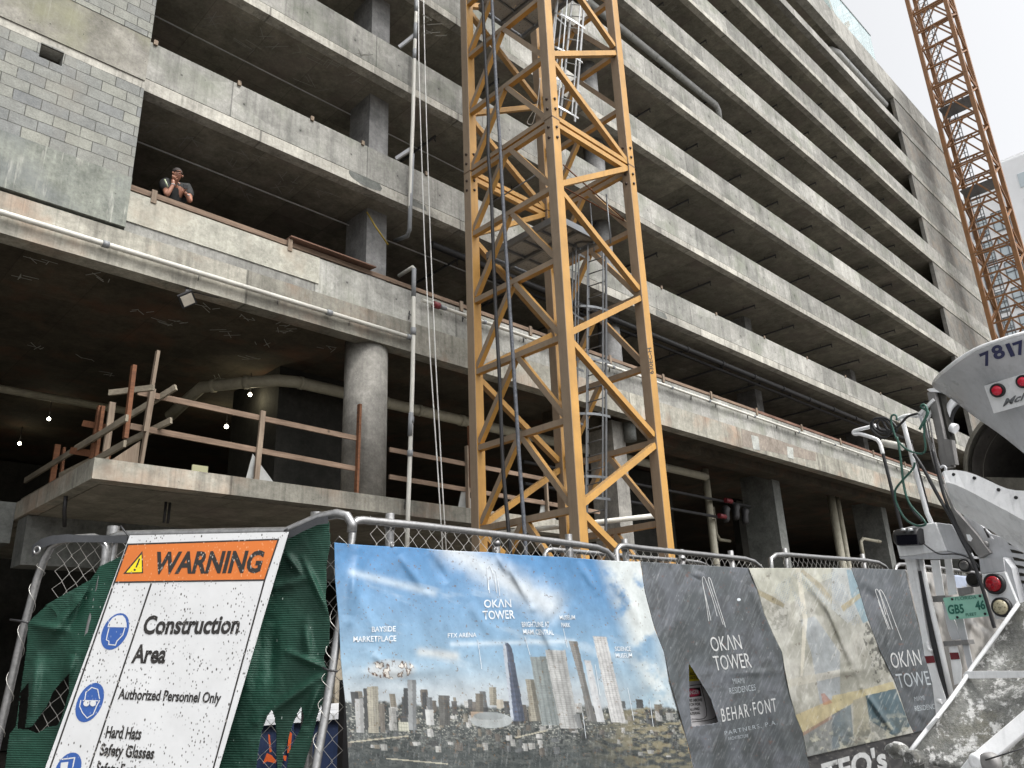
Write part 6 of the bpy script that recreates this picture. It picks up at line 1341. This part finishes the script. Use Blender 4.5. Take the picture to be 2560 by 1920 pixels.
# mixing drum: crusted mouth ring, dark inside, body running forward
dc = TR(2576, 1150, -.45); ed = TR(2416, 1150, -.45); R0 = float(np.linalg.norm(ed - dc)); ax = -nb_ + np.array([0, 0, -.18]); ax /= np.linalg.norm(ax)
MT['crust'] = conc('concrete_crust', (.09, .085, .075), (.24, .225, .18), 0, 0, 0, .8, 71); MT['drumin'] = conc('drum_inside', (.045, .04, .035), (.11, .10, .085), .2, 0, 0, .5, 73)
dr = MB().lathe(dc, ax, [(-.06, R0 * .93), (-.06, R0 * 1.0), (.16, R0 * 1.03), (.16, R0 * .93)], 64, cap=False).build('drum_ring', MT['crust'], TK)
MB().lathe(dc, ax, [(.0, R0 * .925), (.5, R0 * .97), (1.3, R0 * .8), (1.5, .05)], 48, cap=False).build('drum_inside', MT['drumin'], TK)
MB().lathe(dc, ax, [(.165, R0 * 1.02), (.9, R0 * 1.25), (2.2, R0 * 1.55), (3.6, R0 * 1.5), (4.6, R0 * .9)], 48, cap=False).build('drum_body', MT['white'], TK)
b = MB(); b.prism([np.array(dc) + ax * .15 + np.array(v) for v in ((0, 0, -R0 * .85), tuple(-la * .0 + np.array([0, 0, -.1])), tuple(la * R0 * .9))], tuple(ax * .03)); b.build('mixing_blade', MT['crust'], TK)
# discharge chute, crusted with old concrete
a_ = NT('crusted_chute_steel'); n_ = a_.noise(4, 8, .75); c_ = a_.mix(a_.rng(n_, .35, .62), (.075, .075, .073), (.22, .225, .21)); c_ = a_.mix(a_.rng(a_.noise(2.2, 6, .7, a_.mp(loc=(4, 4, 4))), .5, .66, 0, .7), c_, (.155, .145, .105)); c_ = a_.mix(a_.rng(a_.noise(9, 7, .75, a_.mp(loc=(1, 7, 2))), .52, .58, 0, .85), c_, (.60, .60, .59)); c_ = a_.mul(c_, a_.rng(a_.noise(50, 3), .3, .7, .75, 1.2)); a_.bump(a_.noise(26, 7, .7), .014, .9); MT['chute'] = a_.fin(c_, .75, .15)
CL = [(1290, 520), (1130, 745), (970, 960), (905, 1065), (820, 1185), (730, 1302), (610, 1452), (505, 1590)]
CRt = [(1700, 420), (1720, 640), (1720, 860), (1700, 980), (1660, 1120), (1600, 1300), (1480, 1560), (1330, 1800)]
CH = thing('discharge_chute', 'long steel chute crusted with dried concrete in the lower right corner', 'chute', TR(*k20(1150, 1300), .5))
b = MB(); rows = []
for i in np.linspace(0, len(CL) - 1, 30):
    l = np.array([np.interp(i, range(len(CL)), [p[k] for p in CL]) for k in (0, 1)]); r = np.array([np.interp(i, range(len(CL)), [p[k] for p in CRt]) for k in (0, 1)])
    base = .30 + .75 * i / (len(CL) - 1)
    rows.append([b.bm.verts.new(TR(*k20(*(l + (r - l) * s)), base + (.03 if s == 0 else -.16 * math.sin(math.pi * min(1, s * 1.0)) ))) for s in np.linspace(0, 1, 22)])
for A, B in zip(rows, rows[1:]):
    for i in range(21): b.bm.faces.new((A[i], A[i+1], B[i+1], B[i])).smooth = True
tr_ = b.build('trough', MT['chute'], CH); sm_ = tr_.modifiers.new('t', 'SOLIDIFY'); sm_.thickness = .01; sm_.offset = -1
MB().tube([TR(*k20(*p), .34 + .75 * i / 7) for i, p in enumerate(CL)], .013, 8).build('edge_rod', MT['white'], CH)
P_ = [TR(*k20(*p), .62) for p in ((903, 1020), (925, 990), (1400, 988), (1400, 1034), (915, 1040))]; MB().prism(P_, tuple(-nb_ * .03)).build('cross_band', MT['white'], CH)
def cpoly(pts, off, m, nm, th=.02): P = [TR(*k20(*p), off) for p in pts]; return MB().prism(P, tuple(-nb_ * th)).build(nm, MT[m], CH, bevel=.003)
cpoly([(722, 1306), (735, 1312), (640, 1425), (622, 1420), (626, 1400)], .95, 'white', 'side_plate')
b = MB(); b.tube(smoothpath([TR(*k20(*p), 1.08) for p in ((392, 1548), (410, 1525), (455, 1520), (500, 1545), (520, 1570))], 4), [.012] + [.03] * 6 + [.038] * 6 + [.03] * 4, 10); b.build('latch', MT['chute'], CH)
cpoly([(380, 1545), (400, 1522), (450, 1508), (490, 1520), (525, 1550), (530, 1590), (500, 1612), (470, 1590), (430, 1600), (395, 1580)], 1.07, 'chute', 'latch_plate', .05)
MB().lathe(TR(*k20(565, 1590), 1.10), nb_, [(-.04, .045), (.03, .045), (.05, .035)], 16).build('pivot_boss', MT['chute'], CH)
cpoly([(490, 1600), (640, 1590), (640, 1720), (470, 1720)], 1.04, 'chute', 'latch_plate', .05)
b = MB(); b.beam(TR(*k20(1400, 1290), 1.0), TR(*k20(1010, 1620), 1.15), .085, .05, up=tuple(nb_)); b.beam(TR(*k20(1010, 1620), 1.15), TR(*k20(900, 1760), 1.15), .085, .05, up=tuple(nb_)); b.build('stay_bar', MT['white'], CH, bevel=.006)
for (x, y, r_) in ((1012, 1612, .045), (1090, 1620, .05)): MB().lathe(TR(*k20(x, y), 1.2), nb_, [(-.03, r_), (.02, r_), (.035, r_ * .6), (.03, r_ * .3)], 20).build('pivot_ring', MT['steel'] if r_ > .047 else MT['white'], CH)
tag(MB().tube([TR(*k20(1060, 1605), 1.26), TR(*k20(1327, 1520), 1.2)], .004, 5).build('steel_cable', MT['black']), 'thin cable stretched across the chute stay', 'cable')
# rest of the truck (forward and out of the picture)
fwd = -nb_; O = np.array([TP[0], TP[1], 0.0]) - la * 1.2
def tb(f0, f1, s0, s1, z0_, z1_, m, nm, bev=.0):
    P = [O + fwd * f0 + la * s0, O + fwd * f1 + la * s0, O + fwd * f1 + la * s1, O + fwd * f0 + la * s1]; P = [np.array([p[0], p[1], z0_]) for p in P]
    return MB().prism(P, (0, 0, z1_ - z0_)).build(nm, MT[m], TK, bevel=bev)
tb(.5, 7.6, -.5, -.38, .75, 1.0, 'steel', 'chassis_rail'); tb(.5, 7.6, .38, .5, .75, 1.0, 'steel', 'chassis_rail'); tb(6.2, 8.0, -1.1, 1.1, .8, 2.6, 'white', 'cab', .08)
for f in (1.5, 2.9, 7.1):
    for s in (-1.05, 1.05):
        c = O + fwd * f + la * s; c[2] = .4; w_ = MB().lathe(c - la * .14, la, [(0, .3), (0, .5), (.04, .53), (.24, .53), (.28, .5), (.28, .3)], 28).build('wheel', MT['black'], TK)
        MB().lathe(c - la * .10, la, [(0, .1), (.02, .29), (.2, .29)], 20).build('rim', MT['alu'], w_)
# ================================================================ the person leaning on the podium rail
def skinned(name, nodes, edges, m, parent=None, sub=2, extra=None):
    me = bpy.data.meshes.new(name); ks = list(nodes); me.from_pydata([nodes[k][0] for k in ks], [(ks.index(a), ks.index(b)) for a, b in edges], []); o = link(bpy.data.objects.new(name, me))
    sk = o.modifiers.new('skin', 'SKIN'); sk.use_smooth_shade = True; su = o.modifiers.new('sub', 'SUBSURF'); su.levels = sub; su.render_levels = sub
    for i, k in enumerate(ks): r = nodes[k][1]; me.skin_vertices[0].data[i].radius = (r, r) if not isinstance(r, tuple) else r; 
    me.skin_vertices[0].data[0].use_root = True
    dg = bpy.context.evaluated_depsgraph_get(); m2 = bpy.data.meshes.new_from_object(o.evaluated_get(dg)); o.modifiers.clear(); old = o.data; o.data = m2; m2.name = name; m2.materials.clear(); m2.materials.append(m)
    if extra:
        bm = bmesh.new(); bm.from_mesh(m2); extra(bm); bm.to_mesh(m2); bm.free()
    for p in m2.polygons: p.use_smooth = True
    return adopt(o, parent)
MT['skin'] = plain('skin', (.30, .14, .09), .5, 0, .15, 12); MT['shirt'] = plain('black_shirt', (.012, .013, .013), .8); MT['jeans'] = plain('dark_trousers', (.03, .035, .05), .8); MT['hair'] = plain('dark_hair', (.02, .014, .012), .7); MT['hiviz'] = plain('reflective_strip', (.55, .62, .42), .4)
pe = lambda u, v, y: tuple(onY(u, v, y))
hd = np.array(pe(444, 436, 12.68)); zf_ = 8.41
N = {'pelvis': ((4.50, 13.28, 9.30), .14), 'waist': ((4.49, 13.14, 9.52), .135), 'chest': (pe(441, 476, 12.98), .14), 'neck': ((hd[0] - .01, 12.82, hd[2] - .14), .055), 'jaw': ((hd[0], 12.75, hd[2] - .06), .07), 'head': (tuple(hd), .088), 'crown': ((hd[0], 12.73, hd[2] + .075), .072),
     'shA': (pe(413, 460, 12.92), .075), 'elA': (pe(417, 489, 12.64), .046), 'wrA': (pe(433, 462, 12.60), .032), 'haA': (pe(433, 449, 12.60), .034),
     'shB': (pe(470, 472, 12.95), .075), 'elB': (pe(475, 505, 12.60), .046), 'wrB': (pe(468, 489, 12.56), .032), 'haB': (pe(461, 479, 12.52), .034),
     'hiA': ((4.42, 13.28, 9.22), .10), 'knA': ((4.40, 13.22, 8.88), .07), 'anA': ((4.38, 13.32, 8.50), .045), 'toA': ((4.38, 13.14, 8.44), .035), 'hiB': ((4.59, 13.28, 9.22), .10), 'knB': ((4.61, 13.24, 8.88), .07), 'anB': ((4.62, 13.36, 8.50), .045), 'toB': ((4.62, 13.18, 8.44), .035)}
E_ = [('pelvis','waist'),('waist','chest'),('chest','neck'),('neck','jaw'),('jaw','head'),('head','crown'),('chest','shA'),('shA','elA'),('elA','wrA'),('wrA','haA'),('chest','shB'),('shB','elB'),('elB','wrB'),('wrB','haB'),
      ('pelvis','hiA'),('hiA','knA'),('knA','anA'),('anA','toA'),('pelvis','hiB'),('hiB','knB'),('knB','anB'),('anB','toB')]
def fingers(h, wv, dirs, ln=.075, r=.0085):
    out = []
    for i, d in enumerate(dirs):
        out.append((h, d, ln * (1, 1.08, 1, .82, .7)[i], r))
    return out
def addfing(bm, base, tip, r):
    b = MB(); b.bm.free(); b.bm = bm; mid = (Vector(base) + Vector(tip)) / 2 + Vector((0, -.012, .004)); b.tube([base, mid, tip], [r * 1.1, r, r * .7], 6)
def ex(bm):
    hA = Vector(N['haA'][0]); hB = Vector(N['haB'][0])
    for i in range(4): addfing(bm, hA + Vector((-.022 + .014*i, -.005, .01)), hA + Vector((-.03 + .02*i, -.03, .075 - .006*abs(i-1))), .0095)
    addfing(bm, hA + Vector((.03, -.005, -.005)), hA + Vector((.062, -.03, .03)), .010)
    for i in range(4): addfing(bm, hB + Vector((-.01, -.01, -.028 + .018*i)), hB + Vector((-.065, -.035, -.02 + .017*i)), .0095)
    addfing(bm, hB + Vector((.01, -.01, .02)), hB + Vector((.035, -.03, .085)), .010)
    b = MB(); b.bm.free(); b.bm = bm; h = Vector(hd)
    b.tube([h + Vector((-.002, -.072, .012)), h + Vector((0, -.098, -.018)), h + Vector((0, -.085, -.03))], [.008, .014, .012], 8)          # nose
    for s in (-1, 1): b.lathe(h + Vector((s * .084, .0, -.005)), (s, 0, 0), [(-.01, .02), (.008, .024), (.014, .012)], 10)                      # ears
    b.tube([h + Vector((-.05, -.066, .028)), h + Vector((0, -.084, .034)), h + Vector((.05, -.066, .028))], .008, 6)                            # brow
PE = skinned('person', N, E_, MT['skin'], None, 2, ex)
tag(PE, 'person in black shirt leaning on the podium rail, cheek on hand, holding a phone', 'person')
hv = Vector(hd)
for s in (-1, 1):
    MB().lathe(hv + Vector((s * .032, -.073, .012)), (s * .1, -1, 0), [(0, .013), (.006, .012), (.010, .006)], 10).build('eye', MT['hair'], PE)
MB().tube([hv + Vector((-.028, -.086, -.058)), hv + Vector((0, -.094, -.060)), hv + Vector((.028, -.086, -.058))], .005, 6).build('mouth', plain('lips', (.22, .08, .06), .5), PE)
b = MB(); b.lathe(hv + Vector((0, .030, .050)), (0, .5, 1), [(-.05, .085), (-.02, .092), (.02, .090), (.055, .072), (.075, .04), (.082, .008)], 20); 
b.build('hair', MT['hair'], PE); 
tors = {k: (N[k][0], N[k][1] + .045) for k in ('waist', 'pelvis', 'chest', 'shA', 'shB')}; tors['col'] = ((hd[0] - .005, 12.88, hd[2] - .19), .085)
for k, e in (('A', .62), ('B', .62)):
    a, c = np.array(N['sh' + k][0]), np.array(N['el' + k][0]); tors['sl' + k] = (tuple(a + (c - a) * e), .085)
skinned('shirt', tors, [('pelvis','waist'),('waist','chest'),('chest','col'),('chest','shA'),('chest','shB'),('shA','slA'),('shB','slB')], MT['shirt'], PE)
skinned('trousers', {k: (N[k][0], N[k][1] + .014) for k in ('pelvis','hiA','knA','anA','hiB','knB','anB')}, [('pelvis','hiA'),('hiA','knA'),('knA','anA'),('pelvis','hiB'),('hiB','knB'),('knB','anB')], MT['jeans'], PE)
MB().tube([pe(412, 449, 12.72), pe(416, 458, 12.66), pe(420, 468, 12.68)], .014, 6).build('reflective_strip', MT['hiviz'], PE)
MB().tube([Vector(N['wrA'][0]) + Vector((.034*math.cos(t_), .034*math.sin(t_), 0)) for t_ in np.linspace(0, 6.28, 11)[:-1]], .007, 5, closed=True).build('wrist_band', MT['print'], PE)
MB().tube([Vector(N['wrB'][0]) + Vector((.036*math.cos(t_), .036*math.sin(t_), 0)) for t_ in np.linspace(0, 6.28, 11)[:-1]], .009, 5, closed=True).build('watch', MT['alu'], PE)
hB = Vector(N['haB'][0]); MB_ = MB(); MB_.beam(hB + Vector((-.05, -.055, .06)), hB + Vector((.035, -.05, .085)), .075, .01, up=(0, 1, .3)); tag(MB_.build('mobile_phone', MT['black'], None, bevel=.002), 'dark mobile phone held by the leaning person', 'phone')
